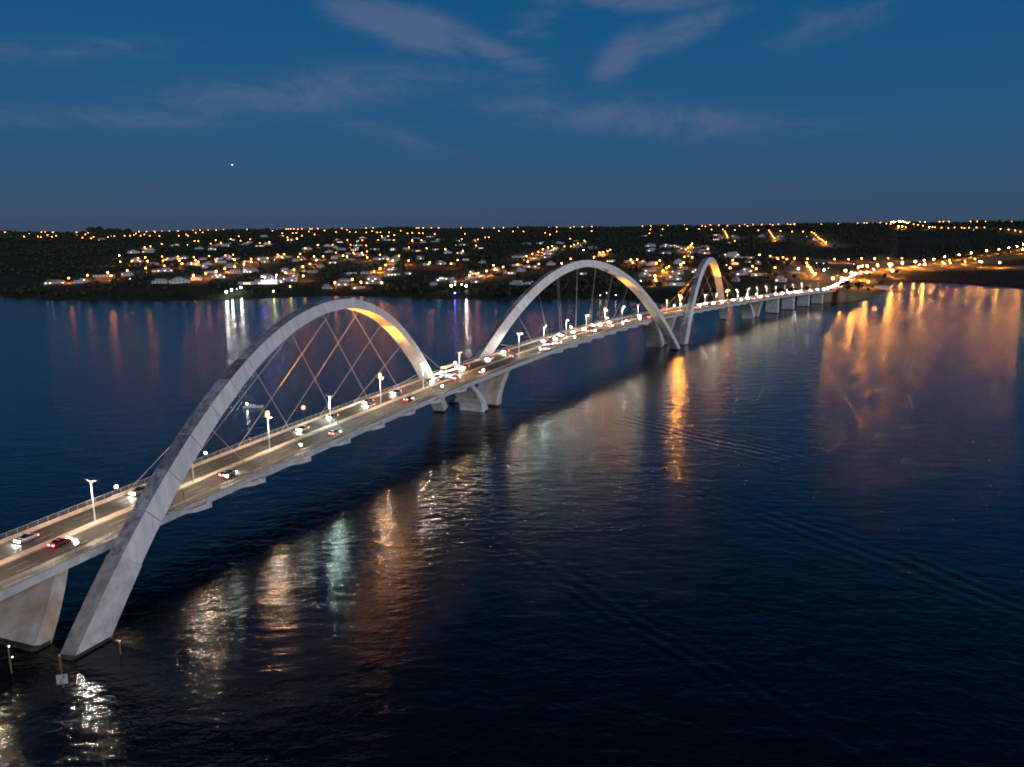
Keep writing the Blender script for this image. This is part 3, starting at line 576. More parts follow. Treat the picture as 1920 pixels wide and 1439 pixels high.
for ai, (q, (sa, sb), hand) in ARCHES.items():
    arch = empty('arch', parent=bridge); ARCH_OBJ[ai] = arch
    zs0, zs1 = 13.5, 13.5
    pa, pb = ph_of_z(q, zs0, -1), ph_of_z(q, zs1, 1)
    # concrete springings rising out of the water
    for side, pe in ((-1, pa), (1, pb)):
        ps = np.linspace(ph_of_z(q, -4.5, side), pe, 9)
        rings = [arch_section(q, float(k), 1.06)[0] for k in ps]
        mb = MB(); mb.loft(rings, 0, True, [1, 0, 0, 0]); o_ = mb.build('springing', [M['concrete'], M['concrete_dark']], arch)
        def level(zt):          # the four corners where the leg is cut by a level plane
            out = []
            for ci in range(4):
                a_, b_ = ph_of_z(q, -4.4, side), ph_of_z(q, 9.0, side)
                for _ in range(30):
                    m_ = (a_ + b_) / 2
                    if arch_section(q, m_, 1.078)[0][ci].z < zt: a_ = m_
                    else: b_ = m_
                out.append(arch_section(q, a_, 1.078)[0][ci])
            return out
        mb = MB(); mb.loft([level(-.8), level(.0), level(.65)]); mb.build('waterline_growth', M['algae'], arch)
    # steel rib in welded segments
    cu_ = q[5] * math.hypot(q[2] - q[0], q[3] - q[1])
    us = np.linspace(cu_ - q[6] * abs(2 * pa - 1) ** .7, cu_ + q[7] * abs(2 * pb - 1) ** .7, 25)
    for k in range(24):
        ps = [ph_of_u(q, float(v)) for v in np.linspace(us[k], us[k + 1] - 0.16, 4)]
        rings = [arch_section(q, p_)[0] for p_ in ps]
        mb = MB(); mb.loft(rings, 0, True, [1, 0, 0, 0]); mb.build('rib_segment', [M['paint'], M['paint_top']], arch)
    ps = [ph_of_u(q, float(v)) for v in np.linspace(us[0], us[-1], 60)]
    mb = MB(); mb.loft([arch_section(q, p_, .975)[0] for p_ in ps]); mb.build('inner_diaphragm', M['girder'], arch)
    # hanger cables: the ones to one edge lean forwards, to the other edge backwards
    L_ = math.hypot(q[2] - q[0], q[3] - q[1])
    for s in ANCH[ai]:
        for sd in (-1, 1):
            lean = -27 if sd * hand > 0 else 26
            u = (s + lean - sa) / (sb - sa) * L_
            u = min(max(u, 24), L_ - 18)
            c_, _ = arch_section(q, ph_of_u(q, u))
            top = c_[2] * .80 + c_[3] * .20 if sd > 0 else c_[3] * .80 + c_[2] * .20
            mb = MB(); mb.tube(Vector(bp(s + .6, sd * 13.3, -0.6)), top, 0.08, n=6, caps=False)
            mb.tube(Vector(bp(s + .6, sd * 13.3, -0.72)), Vector(bp(s + .6, sd * 13.3, -0.72)).lerp(top, 2.6 / (top - Vector(bp(s, 0, 0))).length), 0.13, n=6)
            mb.build('hanger_cable', M['cable'], arch)

# piers -----------------------------------------------------------
def slab_pier(s_bot, s_top, half_b, half_t, o_c, thick_b, thick_t, m, o_top=None, bend=1.7):
    o_b0 = o_c; o_t0 = o_c if o_top is None else o_top
    mb = MB(); rings = []
    zt = ax(s_top)[2] - 1.6
    for k in np.linspace(0, 1, 9):
        z = -4 + (zt + 4) * k
        kk = max(0.0, z) / zt
        s = s_bot + (s_top - s_bot) * kk ** bend
        hw = half_b + (half_t - half_b) * kk ** 1.3; th = thick_b + (thick_t - thick_b) * kk
        ch = th * .18; o_c = o_b0 + (o_t0 - o_b0) * kk
        rings.append([bw(s - th / 2, o_c - hw + ch, z), bw(s - th / 2, o_c + hw - ch, z), bw(s - th / 2 + ch, o_c + hw, z), bw(s + th / 2 - ch, o_c + hw, z),
                      bw(s + th / 2, o_c + hw - ch, z), bw(s + th / 2, o_c - hw + ch, z), bw(s + th / 2 - ch, o_c - hw, z), bw(s - th / 2 + ch, o_c - hw, z)])
    mb.loft(rings); o = mb.build('pier', m, bridge)
    mb = MB(); rr_ = []
    for z in (-.6, .75):
        s, hw, th = s_bot, half_b + .03, thick_b + .06; ch = th * .18
        rr_.append([bw(a_, b_, z + (.1 * math.sin(b_ * 2.1) if z > 0 else 0)) for a_, b_ in ((s - th / 2, o_b0 - hw + ch), (s - th / 2, o_b0 + hw - ch), (s - th / 2 + ch, o_b0 + hw), (s + th / 2 - ch, o_b0 + hw), (s + th / 2, o_b0 + hw - ch), (s + th / 2, o_b0 - hw + ch), (s + th / 2 - ch, o_b0 - hw), (s - th / 2 + ch, o_b0 - hw))])
    mb.loft(rr_); mb.build('waterline_growth', M['algae'], o)
    return o
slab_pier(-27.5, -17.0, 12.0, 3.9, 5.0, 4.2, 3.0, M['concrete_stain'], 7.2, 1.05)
slab_pier(-46, -60, 10.0, 7.0, 4.0, 4.6, 3.0, M['concrete'])
for sj, oc, hb in ((203, -2, 6.8), (456, 3, 6.8), (712, -3, 6.8)):
    slab_pier(sj - 6.5, sj - 24, hb, 6.4, oc, 5.0, 3.0, M['concrete'])
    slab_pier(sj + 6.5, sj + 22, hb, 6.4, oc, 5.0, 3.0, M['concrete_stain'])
for sj in (772, 826, 880, 930): slab_pier(sj, sj, 7.2, 7.0, 0, 3.4, 2.6, M['concrete'])

# ------------------------------------------------------------------ lamp posts on the bridge median
SP = 30.084
def lamp_post_meshes():
    me = {}
    mb = MB(); mb.tube((0, 0, 0), (0, 0, 0.35), 0.28, 0.28, 8); mb.tube((0, 0, 0.35), (0, 0, 9.9), 0.17, 0.09, 10); me['pole'] = mb.mesh('pole', M['pole'], True)
    mb = MB()
    for k in (-1, 1): mb.tube((0, 0, 9.75), (k * 1.0, 0, 10.02), 0.05, 0.04, 6)
    me['arm'] = mb.mesh('arm', M['pole'])
    mb = MB()
    mb.loft([[(x, y * w, z) for x, y, z in ((a, -.17, .02), (a, .17, .02), (a, .12, h), (a, -.12, h))] for a, w, h in ((.85, .5, .08), (1.1, 1, .17), (1.75, 1, .14), (1.95, .6, .07))])
    me['head'] = mb.mesh('lamp_head', M['housing'])
    mb = MB(); mb.add([(1.06, -.13, .012), (1.06, .13, .012), (1.78, .13, .012), (1.78, -.13, .012)], [(0, 1, 2, 3)]); me['lens'] = mb
    mb = MB(); mb.ball((1.42, 0, -0.02), .36, 0, 10, 6, .62); me['bowl'] = mb
    return me
LPM = lamp_post_meshes()
LENS = {}
for k in ('lens_warm', 'lens_white', 'lens_teal'):
    LENS[k] = LPM['lens'].mesh('lens', M[k]); LENS[k + 'b'] = LPM['bowl'].mesh('bowl_lens', M[k])
ORANGE = {2: (1, 150), 4: (1, 168), 12: (2, 160), 17: (3, 130), 21: (3, 150)}     # posts that also carry a sodium projector aimed at an arch
MISSING = (7, 15)
def spot(name, parent, loc, target, energy, color, size, blend, radius):
    d = bpy.data.lights.new(name, 'SPOT'); d.energy = energy; d.color = color; d.spot_size = size; d.spot_blend = blend; d.shadow_soft_size = radius
    o = bpy.data.objects.new(name, d); col.objects.link(o); o.parent = parent
    o.location = loc
    v = Vector(target) - (Vector(loc) if parent is None else (parent.matrix_basis @ Vector(loc)))
    q = v.to_track_quat('-Z', 'Y')
    if parent is not None: q = parent.matrix_basis.to_quaternion().inverted() @ q
    o.rotation_euler = q.to_euler(); return o
nth = 0
PROJ_W = {2: 3.0e5, 4: 1.0e5, 12: 6e4, 17: 4e5, 21: 2e5}
for i in range(-1, 32):
    s = i * SP
    if i in MISSING or s > 955: continue
    x, y, z, h = ax(s)
    t = empty('lamp_post', (x, y, z + 0.47), h - math.pi / 2)
    link('pole', LPM['pole'], t); link('arm', LPM['arm'], t)
    kind = 'lens_teal' if i in (3, 9, 20) else ('lens_white' if i % 3 or i == 0 else 'lens_warm')
    bowl = False
    for k in (0, 1):
        hd = link('lamp_head', LPM['head'], t, (0, 0, 9.92)); hd.rotation_euler = (Matrix.Rotation(math.pi * k, 3, 'Z') @ Matrix.Rotation(-R(9), 3, 'Y')).to_euler()
        link('bowl_lens' if bowl else 'lens', LENS[kind + ('b' if bowl else '')], hd)
    if i in ORANGE:
        mb = MB(); mb.tube((0, 0, 9.9), (0, 0, 10.7), .07, n=6); mb.box((0, 0.0, 10.45), (1.5, 1.4, .06)); mb.build('projector_bracket_shield', M['dark_metal'], t)  # wide plate added to the bracket to keep the glare off the deck
        if i == 17: MB().ball((0, 0, 11.25), .50, 0, 10, 6).build('projector', M['sodium2'], t)
        else:
            pj = MB().ball((0, 0, 11.5), .66, 0, 12, 8).build('projector', M['globe'], t, True)
            MB().add([(-.28, -.28, 10.80), (-.28, .28, 10.80), (.28, .28, 10.80), (.28, -.28, 10.80)], [(0, 1, 2, 3)]).build('hidden_emitter', M['globe_under'], pj)
        ai, u = ORANGE[i]; q = ARCHES[ai][0]; c_, _ = arch_section(q, ph_of_u(q, u)); tgt = (c_[2] + c_[3]) / 2
        bpy.context.view_layer.update() if False else None
        spot('projector_beam', t, (0, 0, 12.6), tgt, PROJ_W[i], (1.0, 0.32, 0.025), R(52), 1.0, 0.4)
    if i >= 0:
        nth += 1
        extra = ' topped by an orange projector' if i in ORANGE else ''
        tag(t, 'white lamp post%s on the bridge median, %s from the left' % (extra, ordinal(nth)), 'lamp post', 'lamp posts along the bridge median')
    else: tag(t, 'white lamp post on the bridge median outside the left edge', 'lamp post', 'lamp posts along the bridge median')

# floodlights on the deck edges
def flood(s, o, hgt, m, label, r_=.27, beam=None):
    x, y, z = bp(s, o, 0.36); t = empty('floodlight', (x, y, z), ax(s)[3] - math.pi / 2)
    mb = MB(); mb.tube((0, 0, 0), (0, 0, hgt), .06, n=6); mb.build('post', M['dark_metal'], t)
    sx = -1 if o > 0 else 1
    mb = MB(); mb.box((0, 0, hgt + .18), (.3, .9, .9)); mb.build('housing', M['dark_metal'], t)
    mb = MB(); mb.ball(((.36 if hgt < 4 else 0), (0 if hgt < 4 else -.30), hgt + .22), r_, 0, 8, 6); mb.build('glass', m, t)
    tag(t, label, 'floodlight', 'floodlights along the bridge edges')
    if hgt < 4 and m is M['flood_strong']: MB().box((.42, 0, hgt - .12), (.9, 1.2, .05)).build('added_glare_shield', M['dark_metal'], t)  # plate added to block the strong flood's light from the walkway
    if hgt > 4: MB().box((0, -.3, hgt - .38), (1.7, 1.5, .06)).build('added_glare_shield', M['dark_metal'], t)  # same kind of added light shield below the tall orange flood
    if beam: spot('beam', t, (0, -.3, hgt + 1.2), beam[0], beam[1], beam[2], R(50), .7, .2)
    return t
NF = [-13.6, 30.9, 61.2, 147, 182.7, 242.8, 288.1, 318.2, 364.4, 396, 640, 700]
FF = [14.9, 45, 103.1, 194, 330.3, 389.9, 524.6, 540.8, 692, 721, 750, 850]
for k, s in enumerate(NF): flood(s, 10.6, 2.3, (M['flood_strong'] if k == 0 else M['flood_white'] if k % 3 else M['flood']), 'small floodlight on the near bridge walkway, %s from the left' % ordinal(k + 1))
for k, s in enumerate(FF): flood(s, -10.6, 2.3, M['flood'] if k % 3 else M['flood_white'], 'small floodlight on the far bridge walkway, %s from the left' % ordinal(k + 1))
q1 = ARCHES[1][0]; _c1 = arch_section(q1, ph_of_u(q1, 138))[0]
flood(90.0, -10.8, 5.2, M['globe'], 'orange floodlight on a post at the far bridge edge under the first arch', .66, ((_c1[2] + _c1[3]) / 2, 2e5, (1.0, .32, .025)))
# low unlit path lights on the near walkway
mb = MB(); mb.tube((0, 0, 0), (0, 0, 3.3), .05, .04, 6); me_pp = mb.mesh('post', M['dark_metal'])
mb = MB(); mb.tube((0, 0, 3.25), (-.7, 0, 3.45), .04, .03, 5); mb.box((-.85, 0, 3.43), (.5, .2, .09)); me_ph = mb.mesh('lamp_head', M['dark_metal'])
for k in range(16):
    s = 16.2 + 30.1 * k; x, y, z = bp(s, 10.75, .36)
    t = empty('path_light', (x, y, z), ax(s)[3] - math.pi / 2); link('post', me_pp, t); link('lamp_head', me_ph, t)
    tag(t, 'thin dark path light on the near bridge walkway, %s from the left' % ordinal(k + 1), 'path light', 'unlit path lights on the near walkway')

# ------------------------------------------------------------------ traffic
def car_kit(kind):
    """meshes of one car, nose towards +y, standing on z = 0"""
    prof = {'sedan': (4.4, 1.76, [(-2.2, .55, .78), (-2.05, .30, .92), (-1.2, .28, .98), (.9, .28, .96), (1.9, .30, .80), (2.2, .42, .66)], [(-1.55, .95, .55), (-1.0, 1.36, .72), (.15, 1.42, .74), (1.0, .95, .62)]),
            'hatch': (3.9, 1.70, [(-1.95, .50, .95), (-1.8, .30, 1.0), (-1.0, .28, 1.0), (.8, .28, .98), (1.65, .30, .84), (1.95, .42, .68)], [(-1.85, .98, .62), (-1.45, 1.42, .70), (.1, 1.48, .72), (1.0, .97, .60)]),
            'suv': (4.6, 1.86, [(-2.3, .60, 1.1), (-2.15, .38, 1.14), (-1.2, .36, 1.14), (1.0, .36, 1.12), (2.0, .38, 1.0), (2.3, .52, .82)], [(-2.2, 1.12, .66), (-1.8, 1.66, .76), (.3, 1.72, .78), (1.15, 1.1, .66)])}[kind]
    L_, Wd, body, cab = prof; w = Wd / 2; K = {}
    mb = MB()
    mb.loft([[(-w * .92, y, a), (-w, y, a + (b - a) * .45), (-w * .93, y, b), (w * .93, y, b), (w, y, a + (b - a) * .45), (w * .92, y, a)][::-1] for y, a, b in body]); K['body'] = mb
    mb = MB(); base = cab[0][1]
    mb.loft([[(-w * .88, y, base - .03), (-k * w, y, max(z, base + .02)), (k * w, y, max(z, base + .02)), (w * .88, y, base - .03)][::-1] for y, z, k in [(cab[0][0], base, .86), (cab[1][0], cab[1][1], cab[1][2]), (cab[2][0], cab[2][1], cab[2][2]), (cab[3][0], base, .86)]]); K['glass'] = mb.mesh('cabin_glass', M['glass'])
    mb = MB(); y0, y1 = cab[1][0] + .05, cab[2][0] + .05; k = cab[1][2] * w + .02
    mb.loft([[(-k, y, cab[1][1] - .06), (-k * .9, y, cab[1][1] + .035), (k * .9, y, cab[1][1] + .035), (k, y, cab[1][1] - .06)][::-1] for y in (y0, y1)]); K['roof'] = mb
    rw = .33 if kind != 'suv' else .38
    mb = MB(); mb.tube((-.11, 0, 0), (.11, 0, 0), rw, rw, 12); mb.tube((-.115, 0, 0), (.115, 0, 0), rw * .6, rw * .6, 8, 1); K['wheel'] = mb.mesh('wheel', [M['tyre'], M['rim']]); K['rw'] = rw
    K['wy'] = (-L_ * .30, L_ * .30); K['wx'] = w - .1
    f = body[-1]; r_ = body[0]
    mb = MB(); mb.box((0, 0, 0), (.5, .14, .25)); K['headlight'] = mb.mesh('headlight', M['head']); K['taillight'] = mb.mesh('taillight', M['tail'])
    K['hl'] = (w * .66, f[0] - .06, f[2] - .08); K['tl'] = (w * .70, r_[0] + .04, r_[2] - .10)
    return K
KITS = {k: car_kit(k) for k in ('sedan', 'hatch', 'suv')}
CAR_COL = [('white', (.62, .62, .62)), ('silver', (.36, .37, .39)), ('black', (.02, .02, .022)), ('grey', (.14, .145, .15)), ('red', (.30, .025, .02)), ('blue', (.03, .06, .18)), ('beige', (.40, .35, .27))]
CAR_MAT = {n: mat('car_paint_' + n, c, 0.28, 0.2) for n, c in CAR_COL}
BODY = {(k, n): (KITS[k]['body'].mesh('body', CAR_MAT[n], False), KITS[k]['roof'].mesh('roof', CAR_MAT[n])) for k in KITS for n, _ in CAR_COL}
def car(kind, colr, loc, rz, label, group, small=False):
    K = KITS[kind]; t = empty('car', loc, rz)
    link('body', BODY[(kind, colr)][0], t); link('cabin_glass', K['glass'], t); link('roof', BODY[(kind, colr)][1], t)
    if not small:
        for yy in K['wy']:
            for sx in (-1, 1): link('wheel', K['wheel'], t, (sx * K['wx'], yy, K['rw']))
    for sx in (-1, 1):
        a = K['hl']; link('headlight', K['headlight'], t, (sx * a[0], a[1], a[2])); a = K['tl']; link('taillight', K['taillight'], t, (sx * a[0], a[1], a[2]))
    tag(t, label, 'car', group); return t
CARS_IN = [(-12.3, -6), (18.4, -6.5), (81.9, -5), (98.6, -5.6), (116.8, -2.8), (121.3, -6.6), (138.7, -5.4), (163.7, -2.8), (170.4, -5.6), (178, -2.8), (195.1, -5.5), (219.4, -5.6), (241.1, -8.2), (283.5, -5.5), (293.9, -2.8), (312.0, -8.2), (308.0, -5.5), (325.6, -5.5), (341.8, -5.5), (362.7, -8.2), (367.1, -5.5), (383.3, -5.5), (440.3, -5.5), (576.2, -5.5), (599.8, -8.2), (604.4, -2.8), (636.1, -5.5), (669.3, -5.5), (701.6, -2.8), (800, -5.5), (822.8, -5.5), (839.2, -2.8), (870, -5.5), (893.8, -8.2), (923.7, -5.5), (950, -5.5)]
CARS_OUT = [(-11.4, 3.2), (36.9, 5.5), (81.5, 8.2), (130.5, 5.5), (172.6, 2.8), (187.4, 8.2), (228.9, 2.8), (256.4, 8.2), (272.4, 2.8), (277.6, 5.5), (330.2, 5.5), (358.5, 5.5), (394.1, 2.8), (430.7, 5.5), (540, 5.5), (606, 5.5), (700.4, 2.8), (714.5, 5.5), (745, 2.8), (771.1, 5.5), (790, 2.8), (828.9, 8.2), (860, 5.5), (905, 2.8)]
kinds = ['sedan', 'hatch', 'suv']; cols = [c[0] for c in CAR_COL]
for lst, sgn, txt, grp in ((CARS_IN, -1, 'coming towards the viewer with headlights on', 'cars coming across the bridge'), (CARS_OUT, 1, 'driving away with red tail lights', 'cars driving away across the bridge')):
    for k, (s, o_) in enumerate(sorted(lst)):
        kd = kinds[(k * 5 + k // 3) % 3]; cl_ = cols[(k * 3 + k // 4) % 7] if k else ('silver' if sgn < 0 else 'red')
        x, y, z = bp(s, o_, .237); h = ax(s)[3]
        car(kd, cl_, (x, y, z), h - math.pi / 2 + (math.pi if sgn < 0 else 0), '%s %s %s, %s car from the left' % (cl_, {'suv': 'off-roader', 'hatch': 'hatchback', 'sedan': 'saloon'}[kd], txt, ordinal(k + 1)), grp, s > 420)
# city bus behind the first arch
def bus(s, o_):
    x, y, z = bp(s, o_, .237); t = empty('bus', (x, y, z), ax(s)[3] + math.pi / 2)
    mb = MB(); w = 1.25
    mb.loft([[(-w, yy, .4), (-w, yy, 2.6), (-w * .9, yy, 3.05), (w * .9, yy, 3.05), (w, yy, 2.6), (w, yy, .4)] for yy in (-5.9, -5.6, 5.6, 5.95)]); mb.build('body', CAR_MAT['white'], t)
    for sx in (-1, 1):
        for k in range(6): MB().box((sx * (w + .008), -4.8 + k * 1.75, 1.95), (.03, 1.5, .85)).build('window', M['glass'], t)
        for yy in (-3.4, 3.6): link('wheel', MB().tube((-.15, 0, 0), (.15, 0, 0), .5, .5, 12).mesh('wheel', M['tyre']), t, (sx * 1.1, yy, .5))
        link('headlight', KITS['suv']['headlight'], t, (sx * .9, 5.95, .85)); link('taillight', KITS['suv']['taillight'], t, (sx * 1.0, -5.92, 1.1))
    MB().box((0, 5.96, 1.75), (2.2, .04, 1.2)).build('windscreen', M['glass'], t)
    MB().box((0, 5.98, 2.78), (1.7, .05, .28)).build('destination_sign', glowing('destination_sign', (1.0, .35, .05), 25), t)
    tag(t, 'white city bus with an orange destination sign behind the first arch', 'bus')
bus(186, -8.3)

# ------------------------------------------------------------------ on the water
def boat():
    x, y = -124.6, 355.9
    t = empty('motorboat', (x, y, 0), R(4))
    mb = MB(); st = []
    for k, bw_, zk, zg in ((-4.6, 1.25, -.25, .75), (-2.5, 1.4, -.3, .8), (0, 1.4, -.3, .88), (2.2, 1.1, -.25, 1.0), (3.8, .5, -.05, 1.15), (4.7, .05, .4, 1.25)):
        st.append([(k, -bw_, zg), (k, -bw_ * .85, .1), (k, 0, zk), (k, bw_ * .85, .1), (k, bw_, zg)])
    mb.loft(st); mb.build('hull', M['white_gel'], t)
    mb = MB(); mb.loft([[(k, -w_, .8), (k, -w_ * .8, z_), (k, w_ * .8, z_), (k, w_, .8)] for k, w_, z_ in ((-1.9, 1.0, 1.75), (.3, 1.0, 1.7), (1.3, .8, .95))]); mb.build('cabin', M['white_gel'], t)
    MB().box((-3.1, 0, 1.0), (1.6, 2.1, .4)).build('seat', M['roof_grey'], t)
    mb = MB(); mb.tube((-2.9, 0, .9), (-2.9, 0, 1.9), .05, n=6); mb.build('mast', M['rail'], t)
    mb = MB(); mb.ball((-2.9, 0, 2.15), .34, 0, 8, 6); mb.build('stern_light', glowing('stern_light', (.95, .97, 1.0), 45), t)
    tag(t, 'small white motorboat with a bright stern light beyond the first arch', 'boat')
boat()
def marker(x, y, top, label, lights=(), sign=False):
    t = empty('channel_marker', (x, y, 0), 0)
    mb = MB(); mb.tube((0, 0, -4), (0, 0, top), .16, .14, 8); mb.build('post', M['rust'], t)
    mb = MB(); mb.ball((0, 0, top + .16), .22, 0, 8, 5); mb.build('cap', M['sign'], t)
    for k, (dz, m) in enumerate(lights):
        mb = MB(); mb.ball((.35 * (k + 1) - .1, -.1, dz), .16, 0, 8, 5); mb.build('lantern', m, t)
    if sign:
        mb = MB(); mb.box((.1, -.25, 1.75), (1.75, .08, 1.75), 0, R(14)); o = mb.build('sign_board', M['sign'], t)
        mb = MB()
        for a_, b_, c_, d_ in ((-.25, 2.25, .10, 1.05), (.28, 1.95, .55, .10), (.28, 1.45, .50, .10)):
            pass
        ca, sa = math.cos(R(14)), math.sin(R(14))
        for (u0, v0), (u1, v1) in (((-.35, 1.15), (.35, 2.3)), ((.35, 2.3), (.0, 2.22)), ((.35, 2.3), (.38, 1.9)), ((-.5, 1.2), (.2, 1.2))):
            mb.tube((.1 + u0 * ca, -.25 + u0 * sa - .06, v0), (.1 + u1 * ca, -.25 + u1 * sa - .06, v1), .06, n=5)
        mb.build('marking', M['black'], o)
    tag(t, label, 'marker post', 'channel marker posts by the arch foot')
mk_g = glowing('marker_lantern_green', (.5, 1.0, .9), 2.5); mk_w = glowing('marker_lantern_white', (1, .98, .9), 2.5)
marker(-91.4, 125.8, 5.2, 'rusty marker post with two small lanterns at the lower left edge', ((5.3, mk_w), (3.2, mk_g)))
marker(-79.2, 121.0, 6.0, 'rusty marker post carrying a square white sign before the arch foot', (), True)
marker(-74.6, 131.7, 2.6, 'short marker post standing in the water right of the arch foot')
def aircraft():
    d = Vector(((434 - 960) / FOCAL_PX, 1, 0)); u = (719.5 - 309) / FOCAL_PX
    dirv = (_r2 * ((434 - 960) / FOCAL_PX) + _u2 * u + _fw).normalized(); p_ = Vector((0, 0, CAM_H)) + dirv * 9000
    t = empty('aeroplane', p_, R(20))
    mb = MB(); mb.loft([[(k, r_ * math.cos(a), r_ * math.sin(a)) for a in np.linspace(0, 2 * math.pi, 9)[:-1]] for k, r_ in ((-17, .3), (-12, 1.6), (10, 1.9), (15, 1.5), (18, .2))]); mb.build('fuselage', M['white_gel'], t)
    for sx in (-1, 1):
        mb = MB(); mb.add([(4, sx * 1.5, -.6), (-2, sx * 1.5, -.6), (-6, sx * 17, .6), (-3.5, sx * 17, .6), (4, sx * 1.5, -.2), (-2, sx * 1.5, -.2), (-6, sx * 17, .8), (-3.5, sx * 17, .8)], [(0, 1, 2, 3), (7, 6, 5, 4), (0, 4, 5, 1), (2, 6, 7, 3), (1, 5, 6, 2), (0, 3, 7, 4)]); mb.build('wing', M['white_gel'], t)
    mb = MB(); mb.box((-15, 0, 3.2), (3, .4, 5)); mb.build('tail_fin', M['white_gel'], t)
    mb = MB(); mb.ball((10, -1, -2), 2.2, 0, 8, 6); mb.build('landing_light', glowing('landing_light', (1, .9, .75), 30), t)
    tag(t, 'distant aeroplane, a bright speck in the sky at upper left', 'aeroplane')
aircraft()

# ------------------------------------------------------------------ hillside houses
def band_of(py):
    return 'skyline' if py < 434 else 'upper slope' if py < 458 else 'middle slope' if py < 485 else 'lower slope' if py < 512 else 'lakeshore'
def pix_y(x, y, z):
    d = Vector((x, y, z - CAM_H)); w = d.dot(_fw); return 719.5 - FOCAL_PX * d.dot(_u2) / w
def pix_x(x, y, z):
    d = Vector((x, y, z - CAM_H)); w = d.dot(_fw); return 960 + FOCAL_PX * d.dot(_r2) / w
hrng = random.Random(5)
WALLS = [('white', 'wall_white'), ('white', 'wall_white'), ('white', 'wall_white'), ('cream', 'wall_cream'), ('grey', 'wall_grey')]
def house(x, y, w, rec, parts_windows=True):
    base = math.atan2(-x, y) + R(hrng.uniform(-28, 28))
    dep = min(w * hrng.uniform(.45, .75), 20)
    z0 = min(gz(x + a, y + b) for a in (-w * .3, w * .3) for b in (-6, 6)) - .2
    t = empty('house', (x, y, z0), base)
    wn_, wm = hrng.choice(WALLS); two = hrng.random() < .45; h1 = hrng.uniform(3.8, 4.6)
    hip = hrng.random() < .42; lit = hrng.random()
    mb = MB(); mb.box((0, 0, h1 / 2 - .6), (w, dep, h1 + 1.2)); mb.build('wall', M[wm], t)
    tops = [(0, 0, w, dep, h1)]
    if two:
        w2, o2 = w * hrng.uniform(.42, .65), hrng.uniform(-.17, .17) * w; h2 = hrng.uniform(3.0, 3.4)
        mb = MB(); mb.box((o2, .5, h1 + h2 / 2), (w2, dep * .8, h2)); mb.build('upper_storey', M[wm], t)
        tops.append((o2, .5, w2, dep * .8, h1 + h2))
    rm = M[hrng.choice(['roof_tile', 'roof_grey', 'roof_grey', 'roof_white'] if hip else ['roof_white', 'roof_grey', 'roof_white'])]
    for (ox, oy, ww, dd, zz) in tops:
        mb = MB()
        if hip:
            e = .8; rz_ = dd * .17
            mb.add([(ox - ww / 2 - e, oy - dd / 2 - e, zz), (ox + ww / 2 + e, oy - dd / 2 - e, zz), (ox + ww / 2 + e, oy + dd / 2 + e, zz), (ox - ww / 2 - e, oy + dd / 2 + e, zz), (ox - ww / 2 + dd * .4, oy, zz + rz_ + .8), (ox + ww / 2 - dd * .4, oy, zz + rz_ + .8)],
                   [(3, 2, 1, 0), (0, 1, 5, 4), (1, 2, 5), (2, 3, 4, 5), (3, 0, 4)])
        else: mb.box((ox, oy, zz + .25), (ww + 1.0, dd + 1.0, .5))
        mb.build('roof', rm, t)
    nlit = 0
    for (ox, oy, ww, dd, zz) in tops:
        n = max(2, min(5, int(ww / 5.5)))
        for k in range(n):
            cx = ox - ww / 2 + ww * (k + .5) / n
            l_ = hrng.random() < (.34 if lit < .6 else .08); nlit += l_
            m_ = M['win_dark'] if not l_ else M[hrng.choice(['win_lit', 'win_lit', 'win_lit2'])]
            mb = MB(); mb.box((cx, oy - dd / 2 - .04, zz - 1.9), (min(2.6, ww / n * .6), .14, 1.7)); mb.build('window', m_, t)
    if hrng.random() < .3:
        mb = MB(); mb.box((w * .36, dep * .1, h1 + .9), (2.2, 2.2, 2.2)); mb.build('water_tank', M[wm], t)
    rec.append((t, wn_, 'hip-roofed' if hip else 'flat-roofed', 'two-storey' if two else 'low', w, nlit, pix_x(x, y, z0 + 3), pix_y(x, y, z0 + 3)))
    return t
HREC = []
# more roofs among the lamps, wherever there is room
_taken = [(h[0], h[1]) for h in HOUSE_SPOTS] + [(-446, 1344), (542, 1896)]
_ls = [t_.split(',') for t_ in LAMP_SPOTS.split()]
for t_ in _ls:
    if t_[2] != 'o' or hrng.random() > .62: continue
    lx, ly = float(t_[0]), float(t_[1]); lr = math.hypot(lx, ly); b0 = math.degrees(math.atan2(lx, ly))
    if lr > 3300 or b0 > 19: continue
    a = hrng.uniform(0, 6.28); d0 = hrng.uniform(18, 42); x, y = lx + d0 * math.cos(a), ly + d0 * math.sin(a)
    if lr + 40 < 1000 or any(math.hypot(x - q[0], y - q[1]) < 34 for q in _taken) or gz(x, y) < 4: continue
    _taken.append((x, y)); HOUSE_SPOTS.append((round(x), round(y), hrng.uniform(20, 34)))
for (x, y, w) in HOUSE_SPOTS: house(x, y, max(12, w * .72), HREC)
from collections import defaultdict
byband = defaultdict(list)
for r_ in HREC: byband[band_of(r_[7])].append(r_)
for bn, lst in byband.items():
    lst.sort(key=lambda r: r[6])
    for k, r_ in enumerate(lst):
        where = {'skyline': 'near the skyline', 'lakeshore': 'near the lakeshore'}.get(bn, 'on the ' + bn)
        tag(r_[0], '%s %s %s house %s, %s from the left there' % (r_[3], r_[1], r_[2], where, ordinal(k + 1)), 'house', 'houses on the hillside')

